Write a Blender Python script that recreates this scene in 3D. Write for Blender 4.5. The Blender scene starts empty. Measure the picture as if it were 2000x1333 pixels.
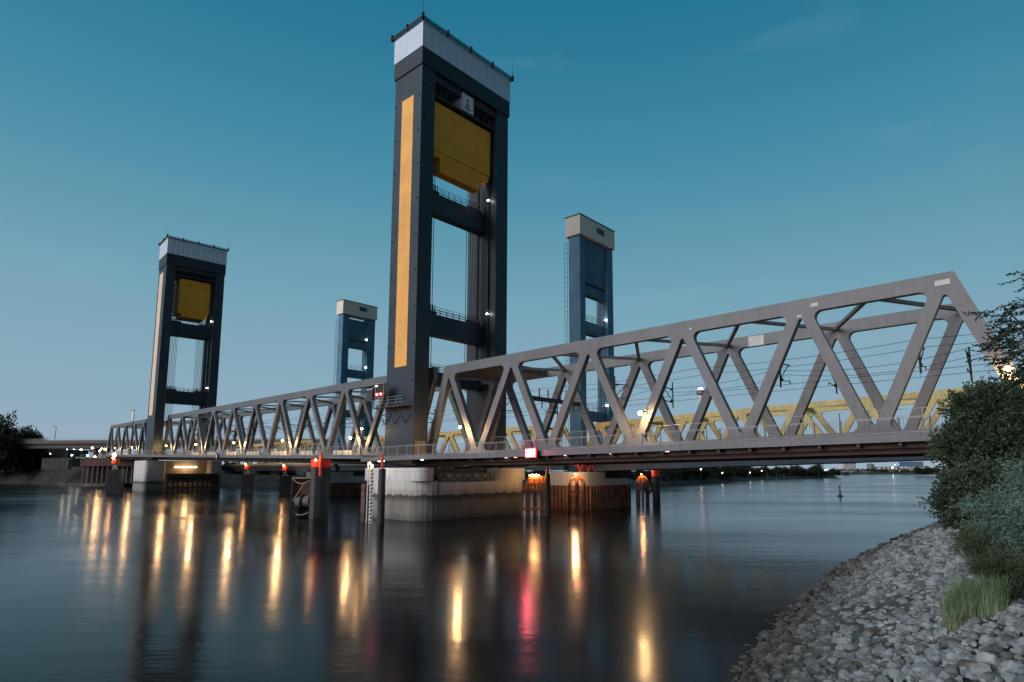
import bpy, bmesh, math, random
from mathutils import Vector, Matrix, noise
R = math.radians
random.seed(7)
scene = bpy.context.scene
COL = scene.collection

# ------------------------------------------------------------------ camera
FPX, PX0, HORIZ, PITCHPX, CAMZ = 1200.0, 1050.0, 921.0, 150.0, 6.3
pitch = math.atan(PITCHPX / FPX)
cam_d = bpy.data.cameras.new('camera')
cam = bpy.data.objects.new('camera', cam_d); COL.objects.link(cam)
cam.location = (0, 0, CAMZ); cam.rotation_euler = (math.pi/2 + pitch, 0, 0)
cam_d.sensor_width = 36; cam_d.lens = FPX/2000*36
cam_d.shift_x = (1000-PX0)/2000; cam_d.shift_y = (HORIZ-PITCHPX-666.5)/2000
cam_d.clip_start = 0.3; cam_d.clip_end = 9000
scene.camera = cam

def spot(px, Y):
    """world x of a thing standing Y metres out in the picture column px (near the horizon)"""
    return (px-PX0)/FPX*Y*math.cos(pitch) + 0.0
def height(py, Y):
    """world z of a point Y metres out that shows at picture row py"""
    cy = HORIZ-PITCHPX; v = -(py-cy)/FPX
    return CAMZ + Y*(math.sin(pitch)+v*math.cos(pitch))/(math.cos(pitch)-v*math.sin(pitch))
def column_x(px, py, Y):
    cy = HORIZ-PITCHPX; v = -(py-cy)/FPX
    return Y*((px-PX0)/FPX)/(math.cos(pitch)-v*math.sin(pitch))

# ------------------------------------------------------------------ world, sun, exposure
def nn(t, kind, loc=(0,0), **kw):
    n = t.nodes.new(kind)
    for k, v in kw.items(): setattr(n, k, v)
    return n
world = bpy.data.worlds.new("World"); scene.world = world; world.use_nodes = True
t = world.node_tree; bg = t.nodes['Background']
tc = nn(t, 'ShaderNodeTexCoord'); sep = nn(t, 'ShaderNodeSeparateXYZ')
t.links.new(tc.outputs['Generated'], sep.inputs[0])
ramp = nn(t, 'ShaderNodeValToRGB'); ramp.color_ramp.interpolation = 'B_SPLINE'
def lin(c): return tuple(((x/255+.055)/1.055)**2.4 if x > 10 else x/255/12.92 for x in c)
els = [(0.0, (156,176,192)), (0.07, (146,172,191)), (0.17, (134,170,188)), (0.30, (108,160,180)), (0.44, (72,141,166)), (0.60, (36,120,152)), (0.8, (22,92,124)), (1.0, (18,72,102))]
cr = ramp.color_ramp
while len(cr.elements) < len(els): cr.elements.new(0.5)
for e, (p_, c_) in zip(cr.elements, els): e.position = p_; e.color = (*lin(c_), 1)
t.links.new(sep.outputs['Z'], ramp.inputs[0])
# thin streaks of cirrus
mp = nn(t, 'ShaderNodeMapping'); mp.inputs['Scale'].default_value = (1.6, 2.2, 9.0); mp.inputs['Rotation'].default_value = (0.0, R(-14), R(20))
t.links.new(tc.outputs['Generated'], mp.inputs[0])
nz = nn(t, 'ShaderNodeTexNoise'); nz.inputs['Scale'].default_value = 1.5; nz.inputs['Detail'].default_value = 5; nz.inputs['Roughness'].default_value = .55
t.links.new(mp.outputs[0], nz.inputs['Vector'])
mr = nn(t, 'ShaderNodeMapRange'); mr.inputs['From Min'].default_value = .56; mr.inputs['From Max'].default_value = .82; mr.inputs['To Max'].default_value = .16
t.links.new(nz.outputs['Fac'], mr.inputs['Value'])
mix = nn(t, 'ShaderNodeMix', data_type='RGBA'); mix.inputs['B'].default_value = (*lin((168,190,202)), 1)
t.links.new(mr.outputs[0], mix.inputs['Factor']); t.links.new(ramp.outputs[0], mix.inputs['A'])
# afterglow of the set sun behind the camera
sky = nn(t, 'ShaderNodeTexSky', sky_type='NISHITA', sun_disc=False)
SUN_AZ = math.atan2(-0.80, -0.60)         # direction x,y towards the glow
sky.sun_elevation = R(1.0); sky.sun_rotation = R(233)
sk = nn(t, 'ShaderNodeMix', data_type='RGBA', blend_type='ADD'); sk.inputs['Factor'].default_value = 1
sc_ = nn(t, 'ShaderNodeMix', data_type='RGBA', blend_type='MULTIPLY'); sc_.inputs['Factor'].default_value = 1; sc_.inputs['B'].default_value = (.11, .085, .09, 1)
t.links.new(sky.outputs[0], sc_.inputs['A'])
dt = nn(t, 'ShaderNodeVectorMath', operation='DOT_PRODUCT'); dt.inputs[1].default_value = (-.80, -.60, 0)
t.links.new(tc.outputs['Generated'], dt.inputs[0])
m2 = nn(t, 'ShaderNodeMapRange'); m2.inputs['From Min'].default_value = .1; m2.inputs['From Max'].default_value = .9
t.links.new(dt.outputs['Value'], m2.inputs['Value']); t.links.new(m2.outputs[0], sk.inputs['Factor'])
t.links.new(mix.outputs['Result'], sk.inputs['A']); t.links.new(sc_.outputs['Result'], sk.inputs['B'])
# the eastern sky, away from the afterglow, is already darker
d3 = nn(t, 'ShaderNodeVectorMath', operation='DOT_PRODUCT'); d3.inputs[1].default_value = (.80, -.60, 0)
t.links.new(tc.outputs['Generated'], d3.inputs[0])
m3 = nn(t, 'ShaderNodeMapRange'); m3.inputs['From Min'].default_value = .02; m3.inputs['From Max'].default_value = .75; m3.inputs['To Min'].default_value = 1; m3.inputs['To Max'].default_value = .46
t.links.new(d3.outputs['Value'], m3.inputs['Value'])
dk = nn(t, 'ShaderNodeVectorMath', operation='SCALE'); t.links.new(sk.outputs['Result'], dk.inputs[0]); t.links.new(m3.outputs[0], dk.inputs['Scale'])
t.links.new(dk.outputs[0], bg.inputs[0]); bg.inputs[1].default_value = 1.0

sun_d = bpy.data.lights.new('dusk_glow', 'SUN'); sun_d.energy = 2.4; sun_d.angle = R(40); sun_d.color = (.98, .97, 1.0)
sun = bpy.data.objects.new('dusk_glow', sun_d); COL.objects.link(sun)
sun.rotation_euler = Vector((-.80, -.60, .45)).to_track_quat('Z', 'Y').to_euler()
scene.view_settings.view_transform = 'Standard'; scene.view_settings.look = 'None'
scene.view_settings.exposure = 0.0; scene.view_settings.gamma = 1.0; scene.view_settings.use_curve_mapping = False
scene.cycles.use_denoising = True
scene.cycles.max_bounces = 6; scene.cycles.sample_clamp_indirect = 6
scene.cycles.light_sampling_threshold = 0.005

# ------------------------------------------------------------------ materials
MATS = {}
def mat(name, col, rough=.6, metal=0., var=.18, scale=.6, bump=0., bscale=8., col2=None, stretch=(1,1,1), spec=.4, streak=0., seam=None):
    if name in MATS: return MATS[name]
    m = bpy.data.materials.new(name); m.use_nodes = True; t = m.node_tree; b = t.nodes['Principled BSDF']
    b.inputs['Roughness'].default_value = rough; b.inputs['Metallic'].default_value = metal
    b.inputs['Specular IOR Level'].default_value = spec
    g = nn(t, 'ShaderNodeNewGeometry'); mp = nn(t, 'ShaderNodeMapping'); mp.inputs['Scale'].default_value = stretch
    t.links.new(g.outputs['Position'], mp.inputs[0])
    n = nn(t, 'ShaderNodeTexNoise'); n.inputs['Scale'].default_value = scale; n.inputs['Detail'].default_value = 6; n.inputs['Roughness'].default_value = .65
    t.links.new(mp.outputs[0], n.inputs['Vector'])
    c = nn(t, 'ShaderNodeMix', data_type='RGBA')
    c2 = col2 or tuple(x*(1-var*1.6) for x in col)
    c.inputs['A'].default_value = (*c2, 1); c.inputs['B'].default_value = (*[min(1, x*(1+var*.7)) for x in col], 1)
    r = nn(t, 'ShaderNodeMapRange'); r.inputs['From Min'].default_value = .3; r.inputs['From Max'].default_value = .7
    t.links.new(n.outputs['Fac'], r.inputs['Value']); t.links.new(r.outputs[0], c.inputs['Factor'])
    out = c.outputs['Result']
    if streak:                       # rain streaks and grime running down
        mp2 = nn(t, 'ShaderNodeMapping'); mp2.inputs['Scale'].default_value = (2.2, 2.2, .12)
        t.links.new(g.outputs['Position'], mp2.inputs[0])
        n2 = nn(t, 'ShaderNodeTexNoise'); n2.inputs['Scale'].default_value = 1.3; n2.inputs['Detail'].default_value = 7
        t.links.new(mp2.outputs[0], n2.inputs['Vector'])
        r2 = nn(t, 'ShaderNodeMapRange'); r2.inputs['From Min'].default_value = .45; r2.inputs['From Max'].default_value = .75; r2.inputs['To Max'].default_value = streak
        t.links.new(n2.outputs['Fac'], r2.inputs['Value'])
        d = nn(t, 'ShaderNodeMix', data_type='RGBA', blend_type='MULTIPLY'); d.inputs['B'].default_value = (.45, .42, .40, 1)
        t.links.new(r2.outputs[0], d.inputs['Factor']); t.links.new(out, d.inputs['A']); out = d.outputs['Result']
    if seam:                         # plate joints every few metres, each plate a slightly different tone
        d = nn(t, 'ShaderNodeVectorMath', operation='DOT_PRODUCT'); d.inputs[1].default_value = seam[:3]; t.links.new(g.outputs['Position'], d.inputs[0])
        q = nn(t, 'ShaderNodeMath', operation='DIVIDE'); q.inputs[1].default_value = seam[3]; t.links.new(d.outputs['Value'], q.inputs[0])
        fl = nn(t, 'ShaderNodeMath', operation='FLOOR'); t.links.new(q.outputs[0], fl.inputs[0])
        wn = nn(t, 'ShaderNodeTexWhiteNoise', noise_dimensions='1D'); t.links.new(fl.outputs[0], wn.inputs['W'])
        k = nn(t, 'ShaderNodeMapRange'); k.inputs['To Min'].default_value = .93; k.inputs['To Max'].default_value = 1.05; t.links.new(wn.outputs['Value'], k.inputs['Value'])
        fr = nn(t, 'ShaderNodeMath', operation='FRACT'); t.links.new(q.outputs[0], fr.inputs[0])
        ls = nn(t, 'ShaderNodeMath', operation='LESS_THAN'); ls.inputs[1].default_value = .05/seam[3]; t.links.new(fr.outputs[0], ls.inputs[0])
        k2 = nn(t, 'ShaderNodeMath', operation='MULTIPLY_ADD'); k2.inputs[1].default_value = -.28; t.links.new(ls.outputs[0], k2.inputs[0]); t.links.new(k.outputs[0], k2.inputs[2])
        sc2 = nn(t, 'ShaderNodeVectorMath', operation='SCALE'); t.links.new(out, sc2.inputs[0]); t.links.new(k2.outputs[0], sc2.inputs['Scale']); out = sc2.outputs[0]
    t.links.new(out, b.inputs['Base Color'])
    if bump:
        n3 = nn(t, 'ShaderNodeTexNoise'); n3.inputs['Scale'].default_value = bscale; n3.inputs['Detail'].default_value = 5
        t.links.new(g.outputs['Position'], n3.inputs['Vector'])
        bp = nn(t, 'ShaderNodeBump'); bp.inputs['Strength'].default_value = bump; bp.inputs['Distance'].default_value = .05
        t.links.new(n3.outputs['Fac'], bp.inputs['Height']); t.links.new(bp.outputs[0], b.inputs['Normal'])
    MATS[name] = m; return m
def emit(name, col, strength):
    if name in MATS: return MATS[name]
    m = bpy.data.materials.new(name); m.use_nodes = True; b = m.node_tree.nodes['Principled BSDF']
    b.inputs['Base Color'].default_value = (.5, .5, .5, 1)
    b.inputs['Emission Color'].default_value = (*col, 1); b.inputs['Emission Strength'].default_value = strength
    MATS[name] = m; return m

steel = mat('warm_grey_steel_paint', (.142, .147, .155), .5, .0, .12, .35, .10, 2.5, streak=.25, seam=(.758, -.652, 0, 4.1))
dark = mat('anthracite_steel_paint', (.028, .042, .056), .45, 0, .14, .25, .08, 2, streak=.35, seam=(0, 0, 1, 3.4))
dark2 = mat('dark_machinery_steel', (.045, .050, .056), .6, 0, .3, 1.2)
band_m = mat('anthracite_fascia_panel', (.018, .027, .036), .5, 0, .12, .3)
rail_m = mat('galvanised_rail', (.26, .26, .27), .5, .3, .2, 3)
rope_m = mat('wire_rope', (.05, .055, .06), .5, .4, .2, 3)
yellow = mat('yellow_ochre_paint', (.86, .43, .10), .5, 0, .08, .4, .1, 3, streak=.22, seam=(0, 0, 1, 3.4))
yellow_w = mat('counterweight_yellow', (1.0, .40, .02), .6, 0, .06, .5, .1, 3, streak=.3, seam=(0, 0, 1, .42))
oldyel = mat('faded_yellow_truss_paint', (.62, .49, .20), .55, 0, .18, .4, streak=.4)
blue = mat('steel_blue_paint', (.085, .21, .32), .5, 0, .25, .3, .1, 2, streak=.45)
blue2 = mat('deep_blue_paint', (.07, .17, .26), .5, 0, .3, .6, streak=.4)
girder = mat('dark_blue_girder_paint', (.035, .055, .08), .6, 0, .2, .4)
brown = mat('brown_under_girder', (.085, .055, .042), .6, 0, .3, .5)
cream = mat('cream_cladding', (.74, .67, .57), .6, 0, .04, .3)
red_m = mat('signal_red_paint', (.75, .05, .03), .45, 0, .12, 1.5)
orange_m = mat('orange_pile_tip', (.62, .17, .06), .6, 0, .2, 1.5)
rust = mat('rusty_sheet_pile', (.24, .125, .08), .8, 0, .45, 1.2, .3, 6, streak=.5)
pile_m = mat('tarred_pile', (.030, .036, .042), .5, 0, .3, 1.0, .15, 4, streak=.4)
white_m = mat('white_paint', (.72, .74, .76), .5, 0, .06, 1)
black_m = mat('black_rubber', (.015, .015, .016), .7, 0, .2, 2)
asphalt = mat('deck_asphalt', (.07, .07, .072), .9, 0, .2, 2)
parapet_m = mat('tan_parapet_panel', (.72, .58, .42), .6, 0, .1, .6)
wood = mat('fender_timber', (.20, .11, .055), .8, 0, .35, 1.5, .3, 5)
rope_w = mat('bleached_mooring_chain', (.42, .30, .25), .8, 0, .2, 4)
bark = mat('bark', (.07, .055, .04), .9, 0, .3, 3, .5, 12)

def cladding():
    m = mat('white_corrugated_cladding', (.54, .62, .70), .45, 0, .05, .3); t = m.node_tree
    b = t.nodes['Principled BSDF']; g = nn(t, 'ShaderNodeNewGeometry')
    d = nn(t, 'ShaderNodeVectorMath', operation='DOT_PRODUCT'); d.inputs[1].default_value = (1.4, .1, 0)
    w = nn(t, 'ShaderNodeMath', operation='MULTIPLY'); w.inputs[1].default_value = 4
    s = nn(t, 'ShaderNodeMath', operation='SINE'); bp = nn(t, 'ShaderNodeBump'); bp.inputs['Strength'].default_value = .28; bp.inputs['Distance'].default_value = .05
    t.links.new(g.outputs['Position'], d.inputs[0]); t.links.new(d.outputs['Value'], w.inputs[0]); t.links.new(w.outputs[0], s.inputs[0])
    t.links.new(s.outputs[0], bp.inputs['Height']); t.links.new(bp.outputs[0], b.inputs['Normal']); return m
clad = cladding()

def concrete_mat():
    """pale concrete with board joints, a dark tidal stain at the wash line and algae green below"""
    m = bpy.data.materials.new('pier_concrete'); m.use_nodes = True; t = m.node_tree; b = t.nodes['Principled BSDF']
    b.inputs['Roughness'].default_value = .8
    g = nn(t, 'ShaderNodeNewGeometry'); sp = nn(t, 'ShaderNodeSeparateXYZ'); t.links.new(g.outputs['Position'], sp.inputs[0])
    n = nn(t, 'ShaderNodeTexNoise'); n.inputs['Scale'].default_value = .5; n.inputs['Detail'].default_value = 8; n.inputs['Roughness'].default_value = .7
    mp = nn(t, 'ShaderNodeMapping'); mp.inputs['Scale'].default_value = (1.6, 1.6, .5); t.links.new(g.outputs['Position'], mp.inputs[0]); t.links.new(mp.outputs[0], n.inputs['Vector'])
    w = nn(t, 'ShaderNodeMath', operation='MULTIPLY_ADD'); w.inputs[1].default_value = 1.2; w.inputs[2].default_value = -.6
    t.links.new(n.outputs['Fac'], w.inputs[0])
    z = nn(t, 'ShaderNodeMath', operation='ADD'); t.links.new(sp.outputs['Z'], z.inputs[0]); t.links.new(w.outputs[0], z.inputs[1])
    mr = nn(t, 'ShaderNodeMapRange'); mr.inputs['From Min'].default_value = 0; mr.inputs['From Max'].default_value = 7; t.links.new(z.outputs[0], mr.inputs['Value'])
    cr = nn(t, 'ShaderNodeValToRGB'); e = cr.color_ramp
    st = [(0, (.11, .105, .095)), (.18, (.25, .235, .205)), (.34, (.22, .205, .17)), (.415, (.075, .07, .06)), (.455, (.07, .06, .055)), (.475, (.40, .36, .32)), (.60, (.52, .505, .49)), (1, (.58, .57, .56))]
    while len(e.elements) < len(st): e.elements.new(.5)
    for q, (p_, c_) in zip(e.elements, st): q.position = p_; q.color = (*c_, 1)
    t.links.new(mr.outputs[0], cr.inputs[0])
    st_n = nn(t, 'ShaderNodeTexNoise'); st_n.inputs['Scale'].default_value = 1.4; st_n.inputs['Detail'].default_value = 8
    mp2 = nn(t, 'ShaderNodeMapping'); mp2.inputs['Scale'].default_value = (1.5, 1.5, .22); t.links.new(g.outputs['Position'], mp2.inputs[0]); t.links.new(mp2.outputs[0], st_n.inputs['Vector'])
    r2 = nn(t, 'ShaderNodeMapRange'); r2.inputs['From Min'].default_value = .42; r2.inputs['From Max'].default_value = .75; r2.inputs['To Max'].default_value = .42
    t.links.new(st_n.outputs['Fac'], r2.inputs['Value'])
    d = nn(t, 'ShaderNodeMix', data_type='RGBA', blend_type='MULTIPLY'); d.inputs['B'].default_value = (.50, .42, .34, 1)
    t.links.new(r2.outputs[0], d.inputs['Factor']); t.links.new(cr.outputs[0], d.inputs['A'])
    # board joints
    fr = nn(t, 'ShaderNodeMath', operation='MODULO'); fr.inputs[1].default_value = 1.25; t.links.new(sp.outputs['Z'], fr.inputs[0])
    lt = nn(t, 'ShaderNodeMath', operation='LESS_THAN'); lt.inputs[1].default_value = .035; t.links.new(fr.outputs[0], lt.inputs[0])
    j = nn(t, 'ShaderNodeMix', data_type='RGBA', blend_type='MULTIPLY'); j.inputs['B'].default_value = (.62, .6, .58, 1)
    t.links.new(lt.outputs[0], j.inputs['Factor']); t.links.new(d.outputs['Result'], j.inputs['A'])
    t.links.new(j.outputs['Result'], b.inputs['Base Color'])
    bp = nn(t, 'ShaderNodeBump'); bp.inputs['Strength'].default_value = .12; bp.inputs['Distance'].default_value = .05
    t.links.new(st_n.outputs['Fac'], bp.inputs['Height']); t.links.new(bp.outputs[0], b.inputs['Normal'])
    return m
concrete = concrete_mat()

# ------------------------------------------------------------------ mesh helpers
class Frame:
    """u runs along the bridge towards the near bank, v across it away from the camera"""
    def __init__(s, O, d, z0, g):
        s.O = Vector(O); s.u = Vector(d).normalized(); s.v = Vector((-s.u.y, s.u.x)); s.z0 = z0; s.g = g
    def P(s, u, v, z): q = s.O + u*s.u + v*s.v; return Vector((q.x, q.y, z))
    def Z(s, u): return s.z0 + s.g*u
    def H(s, u, v, h): return s.P(u, v, s.Z(u)+h)         # h above the deck line
NF = Frame((-11.96, 83.29), (.75824, -.65197), 8.50, .0135)     # near span
LF = Frame((-24.12, 95.37), (.6912, -.72267), 8.86, -.0187)     # lift span and far span
OF = Frame((8.9, 107.7), (.75824, -.65197), 8.70, .0)           # old road bridge behind
WID = 10.9

class MB:
    def __init__(s): s.v = []; s.f = []; s.smooth = False
    def poly(s, pts): n = len(s.v); s.v += [tuple(p) for p in pts]; s.f.append(tuple(range(n, n+len(pts))))
    def hexa(s, p):                       # 8 points: bottom 4, top 4
        n = len(s.v); s.v += [tuple(q) for q in p]
        for q in ((0,3,2,1), (4,5,6,7), (0,1,5,4), (1,2,6,5), (2,3,7,6), (3,0,4,7)): s.f.append(tuple(n+i for i in q))
    def box(s, F, u0, u1, v0, v1, z0, z1, rel=False):
        P = F.H if rel else F.P
        s.hexa([P(u0,v0,z0), P(u1,v0,z0), P(u1,v1,z0), P(u0,v1,z0), P(u0,v0,z1), P(u1,v0,z1), P(u1,v1,z1), P(u0,v1,z1)]); return s
    def cube(s, c, d, rot=0.):
        cs, sn = math.cos(rot), math.sin(rot); p = []
        for z in (-1, 1):
            for x, y in ((-1,-1), (1,-1), (1,1), (-1,1)):
                a, b = x*d[0]/2, y*d[1]/2; p.append((c[0]+a*cs-b*sn, c[1]+a*sn+b*cs, c[2]+z*d[2]/2))
        s.hexa(p); return s
    def beam(s, a, b, w, h=None, up=(0,0,1)):
        a, b = Vector(a), Vector(b); h = h or w; d = (b-a).normalized(); up = Vector(up)
        if abs(d.dot(up)) > .99: up = Vector((1,0,0))
        x = d.cross(up).normalized(); y = x.cross(d)
        q = [(-w/2,-h/2), (w/2,-h/2), (w/2,h/2), (-w/2,h/2)]
        s.hexa([a+x*i+y*j for i, j in q]+[b+x*i+y*j for i, j in q]); return s
    def tube(s, pts, r, n=8, cap=True):
        pts = [Vector(p) for p in pts]; rs = r if isinstance(r, (list, tuple)) else [r]*len(pts); base = len(s.v); ref = None
        for i, p in enumerate(pts):
            d = (pts[min(i+1, len(pts)-1)]-pts[max(i-1, 0)]).normalized()
            if ref is None or abs(d.dot(ref)) > .98: ref = Vector((0,0,1)) if abs(d.z) < .9 else Vector((1,0,0))
            x = d.cross(ref).normalized(); y = x.cross(d)
            for k in range(n):
                a = 2*math.pi*k/n; s.v.append(tuple(p+rs[i]*(math.cos(a)*x+math.sin(a)*y)))
        for i in range(len(pts)-1):
            for k in range(n):
                a = base+i*n+k; b = base+i*n+(k+1) % n; s.f.append((a, b, b+n, a+n))
        if cap: s.f.append(tuple(base+k for k in range(n))[::-1]); s.f.append(tuple(base+(len(pts)-1)*n+k for k in range(n)))
        return s
    def lathe(s, c, prof, n=16):
        return s.tube([(c[0], c[1], c[2]+z) for r, z in prof], [max(r, .001) for r, z in prof], n)
    def ball(s, c, r, n=10, sx=(1,1,1)):
        base = len(s.v); m = n//2+1
        for i in range(m):
            th = math.pi*i/(m-1)
            for k in range(n):
                a = 2*math.pi*k/n; s.v.append((c[0]+r*sx[0]*math.sin(th)*math.cos(a), c[1]+r*sx[1]*math.sin(th)*math.sin(a), c[2]+r*sx[2]*math.cos(th)))
        for i in range(m-1):
            for k in range(n): a = base+i*n+k; b = base+i*n+(k+1) % n; s.f.append((a, a+n, b+n, b))
        return s
    def prism(s, F, pts, v0, v1):         # 2D outline (u, h) given thickness across the bridge
        n = len(s.v); k = len(pts)
        for v in (v0, v1): s.v += [tuple(F.H(u, v, h)) for u, h in pts]
        s.f.append(tuple(range(n, n+k))); s.f.append(tuple(range(n+k, n+2*k))[::-1])
        for i in range(k): j = (i+1) % k; s.f.append((n+i, n+i+k, n+j+k, n+j))
        return s
    def slab(s, pts, z0, z1):             # plan outline given height
        n = len(s.v); k = len(pts)
        for z in (z0, z1): s.v += [(p[0], p[1], z) for p in pts]
        s.f.append(tuple(range(n, n+k))[::-1]); s.f.append(tuple(range(n+k, n+2*k)))
        for i in range(k): j = (i+1) % k; s.f.append((n+i, n+j, n+j+k, n+i+k))
        return s
    def build(s, name, m, parent=None, smooth=False, label=None):
        me = bpy.data.meshes.new(name)
        o = bpy.data.objects.new(name, me); COL.objects.link(o)
        off = Vector((0,0,0)); q = parent
        while q is not None: off += Vector(q.get('org', (0,0,0))) if q.parent is None else Vector((0,0,0)); q = q.parent
        me.from_pydata([tuple(Vector(v)-off) for v in s.v], [], s.f); me.materials.append(m); me.update()
        bm = bmesh.new(); bm.from_mesh(me); bmesh.ops.recalc_face_normals(bm, faces=bm.faces[:]); bm.to_mesh(me); bm.free()
        if smooth: me.polygons.foreach_set('use_smooth', [True]*len(me.polygons))
        if parent is not None: o.parent = parent
        if label: o['label'] = label
        return o
def tag(o, label, cat, group=None):
    o['label'] = label; o['category'] = cat
    if group: o['group'] = group
    return o
def thing(name, loc, label, cat, group=None):
    o = bpy.data.objects.new(name, None); COL.objects.link(o); o.location = loc; o['org'] = tuple(loc); o.empty_display_size = .5
    return tag(o, label, cat, group)
def struct(o, kind='structure'): o['kind'] = kind; return o
def copy_tree(o, parent=None):
    c = o.copy(); COL.objects.link(c)
    if parent is not None: c.parent = parent
    for ch in [x for x in o.children]: copy_tree(ch, c)
    return c

def point(p, col, e, r=.12, name='lamp_light', parent=None):
    d = bpy.data.lights.new(name, 'POINT'); d.energy = e; d.color = col; d.shadow_soft_size = r
    o = bpy.data.objects.new(name, d); COL.objects.link(o)
    if parent is not None: o.parent = parent; o.location = Vector(p)-Vector(parent['org'])
    else: o.location = p
    return o
WARM = (1.0, .60, .27)
# ------------------------------------------------------------------ water, banks
def water():
    m = bpy.data.materials.new('river_water'); m.use_nodes = True; t = m.node_tree; b = t.nodes['Principled BSDF']
    b.inputs['Base Color'].default_value = (.004, .007, .010, 1); b.inputs['IOR'].default_value = 1.16
    g = nn(t, 'ShaderNodeNewGeometry')
    def noise_(sc, st, det):
        mp = nn(t, 'ShaderNodeMapping'); mp.inputs['Scale'].default_value = st; t.links.new(g.outputs['Position'], mp.inputs[0])
        n = nn(t, 'ShaderNodeTexNoise'); n.inputs['Scale'].default_value = sc; n.inputs['Detail'].default_value = det; t.links.new(mp.outputs[0], n.inputs['Vector']); return n
    n1 = noise_(.035, (.5, 1.3, 1), 3)        # smooth and ruffled bands of the current
    r = nn(t, 'ShaderNodeMapRange'); r.inputs['From Min'].default_value = .35; r.inputs['From Max'].default_value = .68
    r.inputs['To Min'].default_value = .10; r.inputs['To Max'].default_value = .23
    t.links.new(n1.outputs['Fac'], r.inputs['Value']); t.links.new(r.outputs[0], b.inputs['Roughness'])
    n2 = noise_(2.2, (.55, 1.6, 1), 4); n3 = noise_(.16, (.5, 1.2, 1), 3)
    b1 = nn(t, 'ShaderNodeBump'); b1.inputs['Strength'].default_value = .30; b1.inputs['Distance'].default_value = .028
    t.links.new(n2.outputs['Fac'], b1.inputs['Height'])
    b2 = nn(t, 'ShaderNodeBump'); b2.inputs['Strength'].default_value = .35; b2.inputs['Distance'].default_value = .12
    t.links.new(n3.outputs['Fac'], b2.inputs['Height']); t.links.new(b1.outputs[0], b2.inputs['Normal'])
    t.links.new(b2.outputs[0], b.inputs['Normal'])
    mb = MB(); mb.poly([(-3500, -60, 0), (4500, -60, 0), (4500, 6000, 0), (-3500, 6000, 0)])
    return struct(mb.build('water', m))
water()
mb = MB(); mb.poly([(-4000, -80, -4), (5000, -80, -4), (5000, 7000, -4), (-4000, 7000, -4)])
struct(mb.build('ground', mat('river_bed_mud', (.06, .05, .04), .9)))

grass_m = mat('dark_grass', (.045, .060, .025), .9, 0, .4, .5, .5, 6)
soil_m = mat('bank_soil_and_rubble', (.085, .080, .068), .9, 0, .45, 1.2, .9, 2.5)
WL = [(-9,-20), (-.8,3), (5.9,18.9), (9.2,25.0), (11.0,27.8), (14.1,32.9), (17.8,38.1), (22.3,44.4), (27.1,50.3), (36.6,62.2), (50,78.3), (85,114), (140,165), (260, 260), (600, 420)]
def shore(x, y):
    """signed distance inland (right of) the near waterline"""
    best = 1e9; sg = 1
    for (ax, ay), (bx, by) in zip(WL[:-1], WL[1:]):
        dx, dy = bx-ax, by-ay; L2 = dx*dx+dy*dy; k = max(0, min(1, ((x-ax)*dx+(y-ay)*dy)/L2))
        px, py = ax+k*dx, ay+k*dy; d = math.hypot(x-px, y-py)
        if d < best: best = d; sg = 1 if (dx*(y-ay)-dy*(x-ax)) < 0 else -1
    return best*sg
def bank_z(x, y):
    d = shore(x, y)
    if d < 0: return .4*d
    return .40*d if d < 13 else 5.2+.12*min(d-13, 20)
mb = MB(); nx, ny = 90, 110
for j in range(ny+1):
    y = -12+150*(j/ny)**1.35
    for i in range(nx+1):
        k = i/nx; dd = -5+75*k**1.4
        # walk inland from the waterline at this y
        for (ax, ay), (bx, by) in zip(WL[:-1], WL[1:]):
            if ay <= y <= by: wx = ax+(bx-ax)*(y-ay)/(by-ay); break
        x = wx+dd; z = bank_z(x, y)
        z += .10*noise.noise(Vector((x*.7, y*.7, 0))) + .25*noise.noise(Vector((x*.13, y*.13, 3)))
        mb.v.append((x, y, z))
for j in range(ny):
    for i in range(nx): a = j*(nx+1)+i; mb.f.append((a, a+1, a+nx+2, a+nx+1))
struct(mb.build('ground', soil_m, smooth=True))

# far bank: waterline, crest, then land to the horizon
FB = [(-900,470,8), (-288,329,8), (-225,290,8.5), (-181,262,8), (-128,252,5), (-60,228,4), (-4,192,3.5), (33,217,3), (56,280,3), (120,400,3), (205,510,3), (312,640,3), (290,760,3), (-200,1100,3)]
mb = MB(); sub = []
for (a, b) in zip(FB[:-1], FB[1:]):
    for k in range(8): sub.append(tuple(a[i]+(b[i]-a[i])*k/8 for i in range(3)))
sub.append(FB[-1])
offs = [(0,0,-.6), (-2,3,1.0), (-6,12,None), (-25,60,None), (-60,700,None), (-400,2500,None)]
for i, (x, y, h) in enumerate(sub):
    for j, (ox, oy, oz) in enumerate(offs):
        if x > 200 and j > 3: ox, oy = -500-(j-4)*400, 100+40*j
        z = oz if oz is not None else h+(0 if j < 3 else .6)
        mb.v.append((x+ox+.8*noise.noise(Vector((i*.7, j, 0))), y+oy+1.6*noise.noise(Vector((i*.5, j, 4))), z+(.5*noise.noise(Vector((i*.9, j, 8))) if j else 0)))
for i in range(len(sub)-1):
    for j in range(5): a = i*6+j; mb.f.append((a, a+6, a+7, a+1))
struct(mb.build('ground', mat('far_bank_earth_and_grass', (.035, .033, .026), .95, 0, .5, .25, .6, 1), smooth=True))
mb = MB()
for i in range(41):
    x = -1500+150*i; y0 = 1380+60*noise.noise(Vector((i*.3, 0, 0)))
    mb.v += [(x, y0, -.5), (x, y0+14, 4.0), (x, 4200, 6.0)]
for i in range(40):
    for j in range(2): a = i*3+j; mb.f.append((a, a+3, a+4, a+1))
struct(mb.build('ground', grass_m))

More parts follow.
